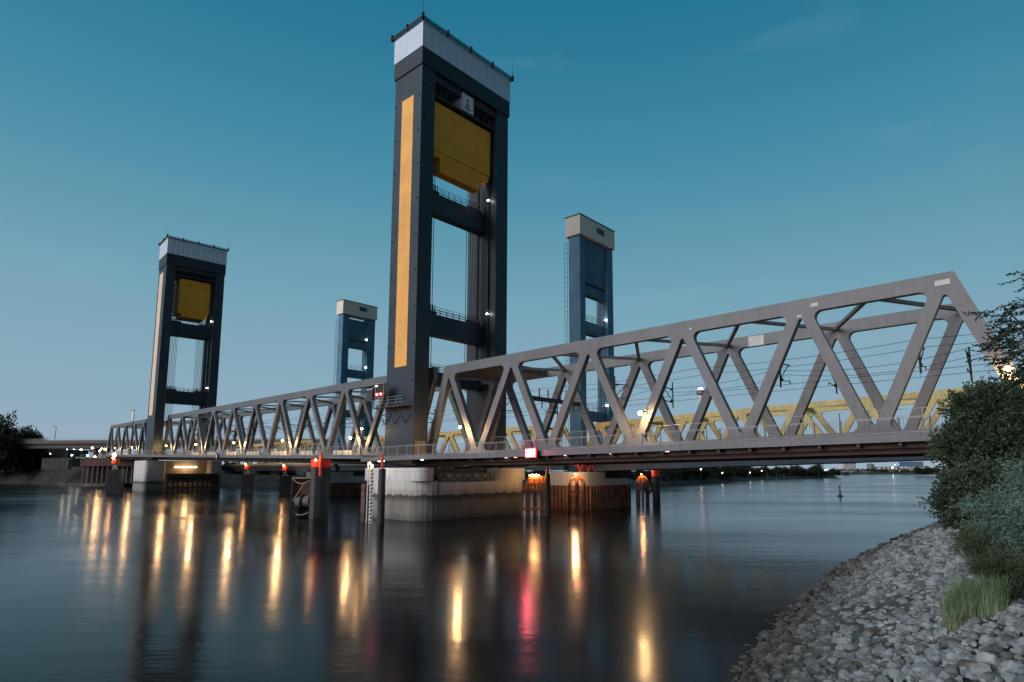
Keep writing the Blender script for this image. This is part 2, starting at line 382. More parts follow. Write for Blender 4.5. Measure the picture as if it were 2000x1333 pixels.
# ------------------------------------------------------------------ trusses
def fillet(P, A, B, r, n=5):
    """points of the arc of radius r that rounds corner P between rays to A and B (2D)"""
    P, A, B = Vector(P), Vector(A), Vector(B); a = (A-P).normalized(); b = (B-P).normalized()
    ang = a.angle(b); d = r/math.tan(ang/2); s0 = P+a*d; s1 = P+b*d; c = P+(a+b).normalized()*(r/math.sin(ang/2))
    out = []
    a0 = math.atan2(s0.y-c.y, s0.x-c.x); a1 = math.atan2(s1.y-c.y, s1.x-c.x); da = (a1-a0+math.pi) % (2*math.pi)-math.pi
    for i in range(n+1): q = a0+da*i/n; out.append((c.x+r*math.cos(q), c.y+r*math.sin(q)))
    return out
def truss_side(F, root, v, th, tops, bots, Ht, m, hc=1.22, hb=.30, w=.84, u_end0=None, u_end1=None, low=-1.3, r=.58, ra=.18):
    EW = w*.32
    """one truss plane: top chord, bottom chord and every diagonal with rounded gusset corners"""
    v0, v1 = v-th/2, v+th/2
    z_c, z_b = Ht-hc, hb
    nodes = sorted([(u, 1) for u in tops]+[(u, 0) for u in bots])
    e0 = nodes[0][0] if u_end0 is None else u_end0; e1 = nodes[-1][0] if u_end1 is None else u_end1
    def zc(k): return z_c if k else z_b
    t0 = min(tops); t1 = max(tops)
    c0 = t0-(.8 if nodes[0][1] == 0 else 0) if u_end0 is None else u_end0
    c1 = t1+(.8 if nodes[-1][1] == 0 else 0) if u_end1 is None else u_end1
    # chord ends slope with the end diagonals
    def outer(uB, uT, sg):
        g = .52*sg; cb, ct = uB+g*.9, uT-g*.9; k = (ct-cb)/(z_c-z_b); o = -(w/2+EW)*sg
        return cb+o+k*(z_c-z_b), cb+o+k*(Ht-z_b)
    if nodes[0][1] == 0 and nodes[1][1] == 1: xl, xl2 = outer(nodes[0][0], nodes[1][0], 1)
    else: xl = xl2 = c0
    if nodes[-1][1] == 0 and nodes[-2][1] == 1: xr, xr2 = outer(nodes[-1][0], nodes[-2][0], -1)
    else: xr = xr2 = c1
    MB().prism(F, [(xl, z_c), (xr, z_c), (xr2, Ht), (xl2, Ht)], v0, v1).build('top_chord', m, root)
    MB().prism(F, [(min(bots)-1.0, low), (max(bots)+1.0, low), (max(bots)+1.0, z_b), (min(bots)-1.0, z_b)], v0, v1).build('bottom_chord', m, root)
    for ix, ((ua, ka), (ub, kb)) in enumerate(zip(nodes[:-1], nodes[1:])):
        if ka == kb: continue
        endd = (ix == 0 and ka == 0) or (ix == len(nodes)-2 and kb == 0)
        # centreline from bottom node to top node
        (uB, uT) = (ua, ub) if ka == 0 else (ub, ua); sg = 1 if uT > uB else -1
        hw = w/2; H_ = z_c-z_b; k = (uT-uB)*.86/Ht            # run per metre of height
        g = .52*sg                                            # diagonals spread from the node centre
        cb, ct = uB+g*.9, uT-g*.9
        k = (ct-cb)/H_
        def L(off, z): return cb+off+k*(z-z_b)
        # inner side (towards node T centre) and outer side
        io, oo = hw*sg, -(hw+(EW if endd else 0))*sg
        # apex of the opening under the top node: where the inner line meets the node centre line
        za = z_b+(uT-cb-io)/k if abs(k) > 1e-6 else z_c-.6
        za = min(z_c-.25, max(z_c-2.2, za))
        zb_ = z_b+(uB-cb-oo)/k
        zb_ = max(z_b+.25, min(z_b+2.2, zb_))
        pT = (uT, za); pBc = (L(io, z_b), z_b); pB = (uB, zb_); pTc = (L(oo, z_c), z_c)
        pts = [(uT, z_c)]
        arc = fillet(pT, (uT+sg*(uT-pBc[0])*sg, z_b), pBc, ra, 6)      # rounded V under the top node
        mid = [q for q in arc if (q[0]-uT)*sg <= 1e-6]
        pts += [(uT, mid[0][1])]+mid if mid else [pT]
        pts += fillet(pBc, pT, (pBc[0]+sg*6, z_b), r)
        if endd: pts += [(L(oo, z_b), z_b), pTc]
        else:
            pts += [(uB, z_b)]
            arc = fillet(pB, (uB-(pTc[0]-uB), z_c), pTc, ra, 6)
            mid = [q for q in arc if (q[0]-uB)*sg >= -1e-6]
            pts += [(uB, mid[0][1])]+mid if mid else [pB]
            pts += fillet(pTc, pB, (pTc[0]-sg*6, z_c), r)
        # drop repeated points
        out = []
        for q in pts:
            if not out or math.hypot(q[0]-out[-1][0], q[1]-out[-1][1]) > .01: out.append(q)
        MB().prism(F, out, v0, v1).build('diagonal', m, root)

def railing(pts, hgt, root, m, bar=.25, post=2.0, name='railing', top=.05, mid=True, bw=.018):
    """pts: world points along the foot of the rail"""
    mb = MB(); pts = [Vector(p) for p in pts]; up = Vector((0,0,hgt))
    for a, b in zip(pts[:-1], pts[1:]):
        mb.beam(a+up, b+up, top, top); mb.beam(a+Vector((0,0,.12)), b+Vector((0,0,.12)), .035)
        if mid: mb.beam(a+up*.93, b+up*.93, .03)
        L = (b-a).length
        for i in range(int(L/post)+1):
            p = a.lerp(b, min(1, i*post/L)); mb.beam(p, p+up, .07, .07)
        if bar:
            for i in range(int(L/bar)): p = a.lerp(b, (i+.5)*bar/L); mb.beam(p+Vector((0,0,.12)), p+up*.93, bw, bw)
    return mb.build(name, m, root)

def lateral(F, root, tops, H_, v0, v1, m):
    mids = [(a+b)/2 for a, b in zip(tops[:-1], tops[1:])]
    for i, a in enumerate(tops[:-1]):
        for uu in (a, tops[i+1]):
            MB().beam(F.H(uu, v1, H_), F.H(mids[i], v0, H_), .34, .30).build('lateral_brace', m, root)

def smoothstep(x): x = max(0, min(1, x)); return x*x*(3-2*x)
def span(name, F, tops, bots, label, ua, ub, edge, Ht=12.2, bars=.25, u_end0=None, u_end1=None, screens=True, under=True, parap=()):
    root = thing(name, tuple(F.H((ua+ub)/2, WID/2, -1.3)), label, 'bridge span')
    truss_side(F, root, 0, .70, tops, bots, Ht, steel, u_end0=u_end0, u_end1=u_end1)
    truss_side(F, root, WID, .70, tops, bots, Ht, steel, u_end0=u_end0, u_end1=u_end1)
    lateral(F, root, tops, Ht-.75, .35, WID-.35, steel)
    # deck plate, cantilevered walkways, edge beam
    n = max(2, int((ub-ua)/1.5)); us = [ua+(ub-ua)*i/n for i in range(n+1)]
    d = MB()
    for a, b in zip(us[:-1], us[1:]):
        d.hexa([F.H(a, .37, -.55), F.H(b, .37, -.55), F.H(b, WID-.37, -.55), F.H(a, WID-.37, -.55), F.H(a, .37, -.2), F.H(b, .37, -.2), F.H(b, WID-.37, -.2), F.H(a, WID-.37, -.2)])
    d.build('track_deck', asphalt, root)
    wk = MB(); eb = MB(); wb = MB()
    for a, b in zip(us[:-1], us[1:]):
        ea, e_b = edge(a), edge(b)
        wk.hexa([F.H(a, ea+.2, -.42), F.H(b, e_b+.2, -.42), F.H(b, -.36, -.42), F.H(a, -.36, -.42), F.H(a, ea+.2, -.2), F.H(b, e_b+.2, -.2), F.H(b, -.36, -.2), F.H(a, -.36, -.2)])
        eb.hexa([F.H(a, ea, -.72), F.H(b, e_b, -.72), F.H(b, e_b+.19, -.72), F.H(a, ea+.19, -.72), F.H(a, ea, -.12), F.H(b, e_b, -.12), F.H(b, e_b+.19, -.12), F.H(a, ea+.19, -.12)])
        wb.hexa([F.H(a, WID+.36, -.5), F.H(b, WID+.36, -.5), F.H(b, WID+2.4, -.5), F.H(a, WID+2.4, -.5), F.H(a, WID+.36, -.15), F.H(b, WID+.36, -.15), F.H(b, WID+2.4, -.15), F.H(a, WID+2.4, -.15)])
    wk.build('walkway', asphalt, root); eb.build('edge_beam', steel, root); wb.build('walkway', asphalt, root)
    step = 2.0; k = max(1, int((ub-ua)/step)); rp = [F.H(ua+(ub-ua)*i/k, edge(ua+(ub-ua)*i/k)+.1, -.12) for i in range(k+1)]
    railing(rp, 1.25, root, rail_m, bar=bars, post=2.0)
    railing([F.H(ua, WID+2.3, -.15), F.H(ub, WID+2.3, -.15)], 1.2, root, rail_m, bar=bars*2, post=2.5)
    # longitudinal girders and cross beams below
    g = MB()
    g.box(F, ua+.3, ub-.3, -1.35, -.9, -1.15, -.43, rel=True)
    g.box(F, ua+.3, ub-.3, -.50, .50, -1.55, -1.31, rel=True)
    g.box(F, ua+.3, ub-.3, WID-.5, WID+.5, -1.55, -1.31, rel=True)
    for q in (3.4, 7.5): g.box(F, ua+.3, ub-.3, q-.25, q+.25, -1.2, -.56, rel=True)
    g.build('longitudinal_girder', brown, root)
    c = MB(); i = 0; u = ua+1.2
    while u < ub-.5:
        c.box(F, u-.12, u+.12, max(edge(u), -3)+.25, WID+1.8, -1.0, -.44, rel=True); u += 2.9
    c.build('cross_beam', dark2, root)
    if screens:                      # tall mesh screen between walkway and track
        k = int((ub-ua)/3.0)
        railing([F.H(ua+(ub-ua)*i/k, .55, -.2) for i in range(k+1)], 2.2, root, rail_m, bar=.22, post=3.0, name='mesh_screen', mid=False, top=.04, bw=.010)
    rl = MB()
    for q in (2.0, 3.45, 7.2, 8.65): rl.box(F, ua, ub, q-.05, q+.05, -.2, -.03, rel=True)
    rl.build('rail', rope_m, root)
    for (a, b) in parap:
        MB().box(F, a, b, -.52, -.42, -.19, .72, rel=True).build('parapet_panel', parapet_m, root)
    return root

def edgeN(u): return -2.4-3.9*(1-smoothstep((u+1)/12.0))
def edgeL(u):
    a = 3.9*smoothstep((u+17)/8.5) if u > -60 else 0
    b = 3.6*smoothstep((u+150)/7)*(1-smoothstep((u+127)/9))
    return -2.4-a-b
N_top = [0, 11.7, 23.5, 35.1, 46.5, 57.2]; N_bot = [-4.2, 5.8, 17.5, 29.2, 40.7, 51.7, 62.4]
near = span('railway_truss_span', NF, N_top, N_bot, 'nearest grey truss span, from the tall front tower to the right bank', -11.2, 64, edgeN, bars=.22)
MB().box(NF, -.2, 8.5, .36, WID-.36, 12.2-1.2, 12.2-.35, rel=True).build('portal_plate', steel, near)
pa = MB()                                    # pale patches of touch-up paint on the near chord
for u0, u1, h0, h1, v in ((56.6, 57.6, 11.25, 11.65, -.353), (47.4, 48.0, 11.35, 11.65, -.353), (35.9, 36.15, 11.2, 11.4, -.353), (46.2, 46.6, 10.65, 10.8, -.353)):
    pa.box(NF, u0, u1, v-.003, v, h0, h1, rel=True)
pa.build('paint_patch', mat('pale_touch_up_paint', (.5, .47, .45), .5), near)
MB().box(NF, 37.5, 39.2, WID-.354, WID-.351, 10.97, 12.1, rel=True).build('paint_patch', MATS['pale_touch_up_paint'], near)
for i, u in enumerate((-7.5, -6.6, 1.2, 12.5, 14.0, 21.5, 27.5, 34)):
    MB().box(NF, u-.16, u+.16, edgeN(u)+.35, edgeN(u)+.55, -.80, -.73, rel=True).build('under_deck_light', emit('small_white_glow', (1, .9, .75), 12) if i < 3 else emit('pinkish_reflector_glow', (1, .5, .45), 2.5), near)
for u, v in ((-6, -6.9), (3.2, 0), (3.2, 5)): point(NF.H(u, v, -1.75), (1, .86, .72), 45, .5, parent=near)  # fill lights without fixtures, added below the deck to brighten the pier face
L_top = [-128.9, -114.3, -99.3, -84.6, -69.9, -55.3, -40.8, -26.8, -12.5, 1.9, 14.3]
L_bot = [-133.4, -121.2, -105.6, -90.9, -76.1, -61.3, -47.2, -33.1, -18.9, -5.2, 9.2]
lift = span('railway_truss_span', LF, L_top, L_bot, 'long middle grey truss span between the two dark yellow-striped towers', -134, 5.6, edgeL, bars=.5,
            parap=((-15.5, -9), (-29.5, -20.5), (-44, -36), (-58, -50.5), (-72, -65), (-86.5, -80), (-101, -95)))
F_top = [-221.6, -207.4, -192.7, -177.6, -162.4, -147.6]; F_bot = [-227.8, -214.2, -198.6, -183.6, -168.2, -153.4, -140.5]
farspan = span('railway_truss_span', LF, F_top, F_bot, 'farthest grey truss span, left of the distant striped tower', -231, -134.4, edgeL, bars=0, screens=False,
            parap=((-215, -206), (-190, -183)))

# ------------------------------------------------------------------ dark lift towers
def rope_bundle(F, root, u, vs, z0, z1, r=.05):
    for v in vs: MB().tube([F.P(u, v, z0), F.P(u, v, z1)], r, 6).build('wire_rope', rope_m, root)
def plain_rail(F, u0, u1, v0, v1, z, root, h=1.1, name='walkway_rail'):
    mb = MB(); pts = [F.P(u0, v0, z), F.P(u1, v1, z)]; a, b = pts; L = (b-a).length
    for k in (1, .66, .33): mb.beam(a+Vector((0,0,h*k)), b+Vector((0,0,h*k)), .05)
    n = max(2, int(L/1.2))
    for i in range(n+1): p = a.lerp(b, i/n); mb.beam(p, p+Vector((0,0,h)), .06)
    return mb.build(name, rail_m if False else dark2, root)
def dark_tower(F, u1, u0, va, vb, vc, vd, zb, z_band, z_white, z_top, beams, cw, stripe, label, sm=None, top_rail=True, lowzone=None):
    """legs va..vb and vc..vd across, u0..u1 along"""
    root = thing('lift_tower', tuple(F.P((u0+u1)/2, (va+vd)/2, zb)), label, 'lift tower')
    uf = u1
    for (a, b) in ((va, vb), (vc, vd)):
        leg = MB().box(F, u0, u1, a, b, zb, z_band).build('leg', dark, root)
        gd = MB()                                      # guide rails down the inner face
        s = b if a == va else a; sg = 1 if a == va else -1
        for q in (.35, .75): gd.box(F, u0+(u1-u0)*q-.18, u0+(u1-u0)*q+.18, min(s, s+sg*.35), max(s, s+sg*.35), zb+12, z_band)
        gd.build('guide_rail', dark2, leg)
        bo = MB()
        z = zb+6
        while z < z_band-2:                            # bolted lifting eyes in two columns
            for q in (.07, .93):
                for w_ in (0, 1):
                    if a == va: c = F.P(u0+(u1-u0)*q, va-.03, z+w_*0); bo.cube(c, (.16, .16, .16), .6)
                c = F.P(u1+.03, a+(b-a)*(.2+.0*q), z+1.7); bo.cube(c, (.14, .14, .14), .6)
            z += 5.2
        bo.build('bolt', dark2, leg)
    for (z0, z1) in beams:
        MB().box(F, u0+2.3, u1-2.5, vb, vc, z0, z1).build('cross_beam', dark, root)
        plain_rail(F, u1-2.6, u1-2.6, vb+.1, vc-.1, z1, root); plain_rail(F, u0+2.4, u0+2.4, vb+.1, vc-.1, z1, root)
    MB().box(F, u0-.18, u1+.18, va-.18, vd+.18, z_band, z_white).build('fascia_band', band_m, root)
    MB().box(F, u0+.2, u1-.4, vb+.1, vc-.1, z_band-1.2, z_band-.02).build('sheave_beam', dark2, root)
    MB().box(F, u0-.24, u1+.24, va-.24, vd+.24, z_white+.01, z_top).build('machine_house', clad, root)
    # roof edge: hooded gutter with posts and tube rails
    e = MB(); A = [(u0-.5, va-.5), (u1+.5, va-.5), (u1+.5, vd+.5), (u0-.5, vd+.5)]
    B = [F.P(u, v, z_top+.18) for u, v in A]+[F.P(*A[0], z_top+.18)]
    for a, b in zip(B[:-1], B[1:]):
        e.tube([a, b], .13, 8); e.tube([a+Vector((0,0,.36)), b+Vector((0,0,.36))], .08, 8)
        L = (b-a).length; n = max(2, round(L/4.6))
        for i in range(n+1):
            p = a.lerp(b, i/n); e.cube((p.x, p.y, p.z+.28), (.34, .34, .85), .7)
    e.build('roof_rail', dark2, root)
    MB().box(F, u0-.3, u1+.3, va-.3, vd+.3, z_top+.01, z_top+.12).build('roof', dark2, root)
    for u, v in ((u1+.5, va-.5), (u1+.5, vd+.5)):
        MB().tube([F.P(u, v, z_top+.4), F.P(u, v, z_top+3.6)], [.05, .015], 5).build('lightning_rod', rope_m, root)
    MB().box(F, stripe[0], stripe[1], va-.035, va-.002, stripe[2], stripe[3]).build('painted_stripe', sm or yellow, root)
    # counterweight
    uc0, uc1, c_v0, c_v1, c_z0, c_z1, l_v0, l_v1, l_z0 = cw
    w = MB(); w.box(F, uc0, uc1, c_v0, c_v1, c_z0+1.05, c_z1)
    w.box(F, uc0+.15, uc1-.16, c_v0+.1, c_v1-.1, c_z0+.75, c_z1-(c_z1-c_z0-1.05))
    w.box(F, uc0, uc1, c_v0, c_v1-.35, c_z0, c_z0+.75)
    wt = w.build('counterweight', yellow_w, root)
    lo = MB().box(F, uc0+.5, uc1-.04, l_v0, l_v1, l_z0, c_z0-.01); lo.build('lower_weight_block', yellow_w, root)
    cwc = (c_v0+c_v1)/2
    rope_bundle(F, root, (uc0+uc1)/2, [c_v0+1.2+.35*i for i in range(5)]+[c_v1-1.2-.35*i for i in range(5)], c_z1, z_band-.5)
    # service platform over the weight
    MB().box(F, u0+1, u1-.35, vb, vc, c_z1+.55, c_z1+.8).build('service_platform', dark2, root)
    plain_rail(F, u1-.4, u1-.4, vb+.05, vc-.05, c_z1+.8, root, 1.2)
    # haul ropes running down to the lift span
    rope_bundle(F, root, u0+(u1-u0)*.45, [vc-.6-.42*i for i in range(7)], zb+11, c_z0, .055)
    rope_bundle(F, root, u0+(u1-u0)*.45, [vb+.6+.42*i for i in range(7)], zb+11, c_z0, .055)
    for (z0, z1) in beams[:2]:
        for c_v in (vc-2.0, vb+2.0):
            s_ = MB()
            for i in range(7): s_.tube([F.P(u1-2.9, c_v-1.2+.4*i, z1+.02), F.P(u1-2.9, c_v-1.2+.4*i, z1+1.5)], .07, 6)
            s_.box(F, u1-3.1, u1-2.7, c_v-1.4, c_v+1.4, z1+.02, z1+.5)
            s_.build('rope_guide', dark2, root)
    return root

main_tower = dark_tower(NF, -2.7, -9.0, -4.0, -1.55, 11.35, 13.95, 7.3, 64.7, 67.3, 71.2,
    [(44.4, 47.6), (26.0, 29.1), (18.8, 20.6)], (-5.6, -3.5, -1.1, 10.65, 52.2, 60.7, .35, 8.45, 50.1), (-7.2, -4.5, 20.7, 60.6),
    'tallest dark lift tower in the middle, orange-yellow stripe down its side')
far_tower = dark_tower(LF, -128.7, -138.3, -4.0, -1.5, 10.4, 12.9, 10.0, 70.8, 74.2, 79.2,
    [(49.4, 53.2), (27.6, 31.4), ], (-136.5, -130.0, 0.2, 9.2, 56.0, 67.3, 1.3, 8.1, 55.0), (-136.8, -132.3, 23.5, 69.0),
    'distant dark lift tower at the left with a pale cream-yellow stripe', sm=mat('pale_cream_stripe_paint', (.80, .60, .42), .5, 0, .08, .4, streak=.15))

# door at the tower foot, signal platform
def platform_and_signal():
    F = NF; v = -4.0
    MB().box(F, -4.3, -2.66, -1.9, -1.57, 8.5, 8.52)
    d = MB().box(F, -2.695, -2.64, -3.7, -1.9, 8.45, 10.35).build('door', mat('bronze_door_panel', (.19, .14, .10), .5), main_tower)
    h = MB().box(F, -2.637, -2.60, -2.83, -2.77, 8.47, 10.3); h.build('door_frame', dark2, d)
    root = thing('signal_platform', tuple(F.P(-6.4, -4.7, 14.0)), 'small railed maintenance platform bracketed to the left face of the tall front tower', 'platform')
    MB().box(F, -10.2, -3.3, -5.3, -4.02, 15.0, 15.18).build('platform_floor', dark2, root)
    r = MB()
    for a, b in (((-10.2, -5.3), (-3.3, -5.3)), ((-10.2, -5.3), (-10.2, -4.05)), ((-3.3, -5.3), (-3.3, -4.05))):
        A, B = F.P(*a, 15.18), F.P(*b, 15.18)
        for k in (.4, .8, 1.2): r.beam(A+Vector((0,0,k)), B+Vector((0,0,k)), .05)
        n = max(1, int((B-A).length/1.7))
        for i in range(n+1): p = A.lerp(B, i/n); r.beam(p, p+Vector((0,0,1.2)), .06)
    r.build('platform_rail', rail_m, root)
    for u in (-9.2, -6.9, -4.6):
        MB().beam(F.P(u, -5.25, 15.0), F.P(u+.2, -4.1, 12.8), .09).beam(F.P(u+.2, -4.1, 12.8), F.P(u+1.6, -4.06, 14.2), .07).build('bracket', dark2, root)
    s = thing('navigation_signal', tuple(F.P(-9.7, -5.6, 15.2)), 'square signal box with two lit red lamps in front of the tall tower', 'signal')
    p = MB().box(F, -9.0, -7.1, -5.75, -5.45, 16.35, 18.3).build('signal_box', black_m, s)
    fr = MB()
    for a in ((-9.08, -8.98, 16.3, 18.35), (-7.12, -7.02, 16.3, 18.35), (-8.98, -7.12, 16.27, 16.36), (-8.98, -7.12, 18.28, 18.38)): fr.box(F, a[0], a[1], -5.85, -5.4, a[2], a[3])
    fr.build('signal_frame', rail_m, s)
    for u in (-8.55, -7.65):
        MB().ball(F.P(u, -5.86, 16.85), .17, 12).build('red_lamp', emit('red_signal_glow', (1, .05, .04), 26), s)
    MB().ball(F.P(-8.7, -5.86, 18.05), .09, 10).build('white_lamp', emit('small_white_glow', (1, .9, .75), 22), s)
    MB().tube([F.P(-8.1, -5.5, 15.2), F.P(-8.1, -5.5, 16.4)], .07, 8).build('signal_post', rail_m, s)
    s2 = thing('navigation_signal', tuple(F.P(-10.6, -5.2, 15.2)), 'dark unlit shipping signal box seen from its side, left of the lit red one', 'signal')
    MB().box(F, -11.6, -10.1, -5.5, -5.0, 16.2, 18.0).build('signal_box', dark2, s2)
    MB().box(F, -11.6, -10.1, -5.55, -5.5, 17.75, 17.85).build('signal_visor', white_m, s2)
    MB().tube([F.P(-10.15, -5.2, 15.2), F.P(-10.15, -5.2, 16.3)], .06, 8).build('signal_post', rail_m, s2)
platform_and_signal()

def cabin():
    F = NF; c = thing('hoist_cabin', tuple(F.P(-2.9, 4.6, 61.5)), 'small white cabin with a red and black emblem above the yellow counterweight', 'cabin')
    MB().box(F, -4.9, -2.95, 4.0, 6.3, 61.55, 64.3).build('cabin_shell', white_m, c)
    b = MB()
    for a in ((3.98, 4.12, 61.5, 64.35), (6.18, 6.32, 61.5, 64.35), (4.12, 6.18, 64.2, 64.35)): b.box(F, -2.95, -2.88, *a)
    b.build('corner_frame', mat('pale_grey_frame', (.45, .48, .52), .5), c)
    e = MB(); U = -2.93
    # a red castle gate over black bars, painted on the panel
    for (v0, v1, z0, z1) in ((4.75, 5.55, 62.25, 62.45), (4.80, 4.95, 62.45, 62.95), (5.08, 5.24, 62.45, 63.1), (5.36, 5.50, 62.45, 62.95)): e.box(F, -2.947, U, v0, v1, z0, z1)
    e.build('red_emblem', mat('emblem_red', (.45, .03, .05), .5), c)
    e = MB()
    for (v0, v1, z0, z1) in ((4.7, 5.6, 63.25, 63.36), (5.02, 5.28, 63.36, 63.62), (5.1, 5.18, 63.62, 63.85), (4.55, 5.75, 61.98, 62.08), (4.55, 4.65, 62.08, 62.25), (5.65, 5.75, 62.08, 62.25), (4.95, 5.35, 61.80, 61.98)): e.box(F, -2.947, U, v0, v1, z0, z1)
    e.build('black_emblem', black_m, c)
cabin()

# ------------------------------------------------------------------ blue towers of the old road bridge
BF1 = Frame((7.55, 106.0), (.75824, -.65197), 8.7, 0)
def blue_tower(F, du, leg_w, W, zb, z_h, z_t, over, beams, cwz, label, deeper=4.6):
    root = thing('lift_tower', tuple(F.P(-du/2, W/2, zb)), label, 'lift tower')
    for a, b in ((0, leg_w), (W-leg_w*1.2, W)):
        lg = MB().box(F, -du, 0, a, b, zb, z_h).build('leg', blue, root)
    for z0, z1 in beams:
        MB().box(F, -du+.5, -.6, leg_w, W-leg_w*1.2, z0, z1).build('cross_beam', blue2, root)
        plain_rail(F, -.62, -.62, leg_w+.05, W-leg_w*1.2-.05, z1, root)
    MB().box(F, -du-over, over*.7, -over*.7, W+over*.6, z_h, z_t).build('machine_house', cream, root)
    wn = MB(); m_ = W*.5
    for i in range(4): wn.box(F, over*.7+.004, over*.7+.06, m_-.4+i*.62, m_+.12+i*.62, z_h+(z_t-z_h)*.45, z_h+(z_t-z_h)*.75)
    wn.build('window', mat('dark_window_glass', (.04, .05, .06), .15), root)
    MB().box(F, -du-over-.1, over*.7+.1, -over*.7-.1, W+over*.6+.1, z_t, z_t+.15).build('roof', dark2, root)
    MB().box(F, -du+.45, -.3, leg_w+.25, W-leg_w*1.2-.25, cwz[0], cwz[1]).build('counterweight', blue2, root)
    ld = MB()                                            # caged ladder on the outer left face
    for q in (-du-.15, -du-.75): ld.beam(F.P(q, -.25, zb+3), F.P(q, -.25, z_h-1), .06)
    z = zb+3
    while z < z_h-1: ld.beam(F.P(-du-.15, -.25, z), F.P(-du-.75, -.25, z), .05); z += .9
    ld.build('ladder', dark2, root)
    rope_bundle(F, root, -du*.5, [leg_w+.5, leg_w+.8, W-leg_w*1.2-.5, W-leg_w*1.2-.8], zb+8, cwz[0], .05)
    return root
blueR = blue_tower(BF1, 2.5, 1.6, 10.5, 7.5, 48.6, 52.2, .5, [(38.2, 40.0), (31.0, 33.2), (15.3, 17.0)], (40.2, 48.3),
    'larger blue lift tower with a cream top, right of the tall dark tower')
BF2 = Frame((-52.8, 163.0), (.75824, -.65197), 8.7, 0)
blueL = blue_tower(BF2, 2.3, 1.9, 10.2, 7.5, 48.9, 52.6, .55, [(40.0, 42.2), (31.8, 34.0), (20.8, 22.8)], (42.3, 47.9),
    'smaller far blue lift tower with a cream top, left of the tall dark tower')

OFn = Frame((8.9, 107.7), (.75824, -.65197), 8.10, .028); OFl = Frame((8.9, 107.7), (.75824, -.65197), 8.30, .0)
def old_span(tops, bots, u0, u1, label, Ht=6.5, OF=OFl):
    root = thing('road_truss_span', tuple(OF.H((u0+u1)/2, 3.6, -1.6)), label, 'bridge span')
    for v in (0, 7.0):
        truss_side(OF, root, v, .45, tops, bots, Ht, oldyel, hc=.75, hb=.25, w=.62, low=-.5, r=.4, ra=.14)
    for u in tops: MB().box(OF, u-.2, u+.2, .25, 6.75, Ht-.65, Ht-.2, rel=True).build('lateral_brace', oldyel, root)
    for a, b in zip(tops[:-1], tops[1:]):
        MB().beam(OF.H(a, .25, Ht-.4), OF.H(b, 6.75, Ht-.4), .22).build('lateral_brace', oldyel, root)
    g = MB(); g.box(OF, u0, u1, -.5, .5, -1.8, -.52, rel=True); g.box(OF, u0, u1, 6.5, 7.5, -1.8, -.52, rel=True); g.box(OF, u0, u1, -.9, 7.9, -.5, -.12, rel=True)
    g.build('main_girder', girder, root)
    MB().box(OF, u0, u1, -1.0, -.9, -.62, -.10, rel=True).build('edge_strip', steel, root)
    return root
old_span([2.4+8.3*i for i in range(8)], [-1.6+8.3*i for i in range(9)], -4, 67, 'pale yellow road truss span seen through the near grey truss at the right', OF=OFn)
old_span([-70.5+8.5*i for i in range(8)], [-74.7+8.5*i for i in range(9)], -78, -5, 'pale yellow road truss span between the two blue towers')
old_span([-151+8.5*i for i in range(8)], [-155.2+8.5*i for i in range(9)], -170, -80, 'farthest pale yellow road truss span, seen low behind the left half of the bridge')

# ------------------------------------------------------------------ piers
def rounded(F, u0, u1, v0, v1, r, n=6):
    pts = []
    for (cu, cv, a0) in ((u1-r, v1-r, 0), (u0+r, v1-r, 90), (u0+r, v0+r, 180), (u1-r, v0+r, 270)):
        for i in range(n+1):
            a = R(a0+90*i/n); q = F.P(cu+r*math.cos(a), cv+r*math.sin(a), 0); pts.append((q.x, q.y))
    return pts
def zig(pts, dep=.22, step=.75):
    """corrugated outline of interlocked sheet piles along a closed plan outline"""
    out = []; k = 0; pts = [Vector(p) for p in pts]; c = sum(pts, Vector((0,0)))/len(pts)
    for a, b in zip(pts, pts[1:]+pts[:1]):
        L = (b-a).length; n = max(1, int(L/step)); nrm = Vector((b-a).yx); nrm = Vector((nrm.x, -nrm.y)).normalized() if L > 1e-4 else Vector((0,0))
        for i in range(n):
            for f in (0, .35, .5, .85):
                o = dep if (f in (0, .35)) else -dep
                out.append(tuple(a.lerp(b, (i+f)/n)+nrm*o*.6))
    return out
pier = thing('bridge_pier', tuple(NF.P(-5.5, 5, 0)), 'massive pale concrete pier under the tallest tower, dark below its tide line', 'bridge pier')
body = MB(); body.slab(rounded(NF, -12.2, 1.15, -5.7, 15.4, 2.8), -3, 3.15); body.build('pier_foot', concrete, pier)
up_ = MB(); up_.slab(rounded(NF, -12.1, 1.05, -5.6, 15.3, 2.7), 3.151, 5.05); up_.build('pier_shaft', concrete, pier)
for a, b in ((-5.6, -2.65), (7.65, 15.3)):
    MB().slab(rounded(NF, -12.1, 1.05, a, b, 1.9 if a > 0 else 1.4), 5.051, 6.75).build('pier_head', concrete, pier)
MB().box(NF, -11.5, -.6, -2.6, 7.6, 5.06, 6.6).build('recess_wall', dark2, pier)
fr = MB(); vs = [-2.5+10.0*i/12 for i in range(13)]
for i in range(12):
    z0, z1 = (5.12, 6.0) if i % 2 == 0 else (6.0, 5.12); fr.beam(NF.P(1.12, vs[i], z0), NF.P(1.12, vs[i+1], z1), .07)
    if i % 2: fr.beam(NF.P(1.12, vs[i], 5.1), NF.P(1.12, vs[i], 6.0), .05)
fr.box(NF, 1.08, 1.2, -2.6, 7.6, 4.98, 5.10); fr.box(NF, 1.08, 1.2, -2.6, 7.6, 6.0, 6.10)
fr.build('lattice_frame', dark2, pier)
MB().box(NF, 1.055, 1.075, -2.55, 7.55, 5.05, 6.05).build('grey_panel', mat('grey_lattice_panel', (.16, .155, .155), .6), pier)
MB().box(NF, 1.055, 1.12, -2.75, -2.62, 3.4, 6.7).build('drain_strip', mat('green_stain_strip', (.07, .075, .06), .8), pier)
be = MB()
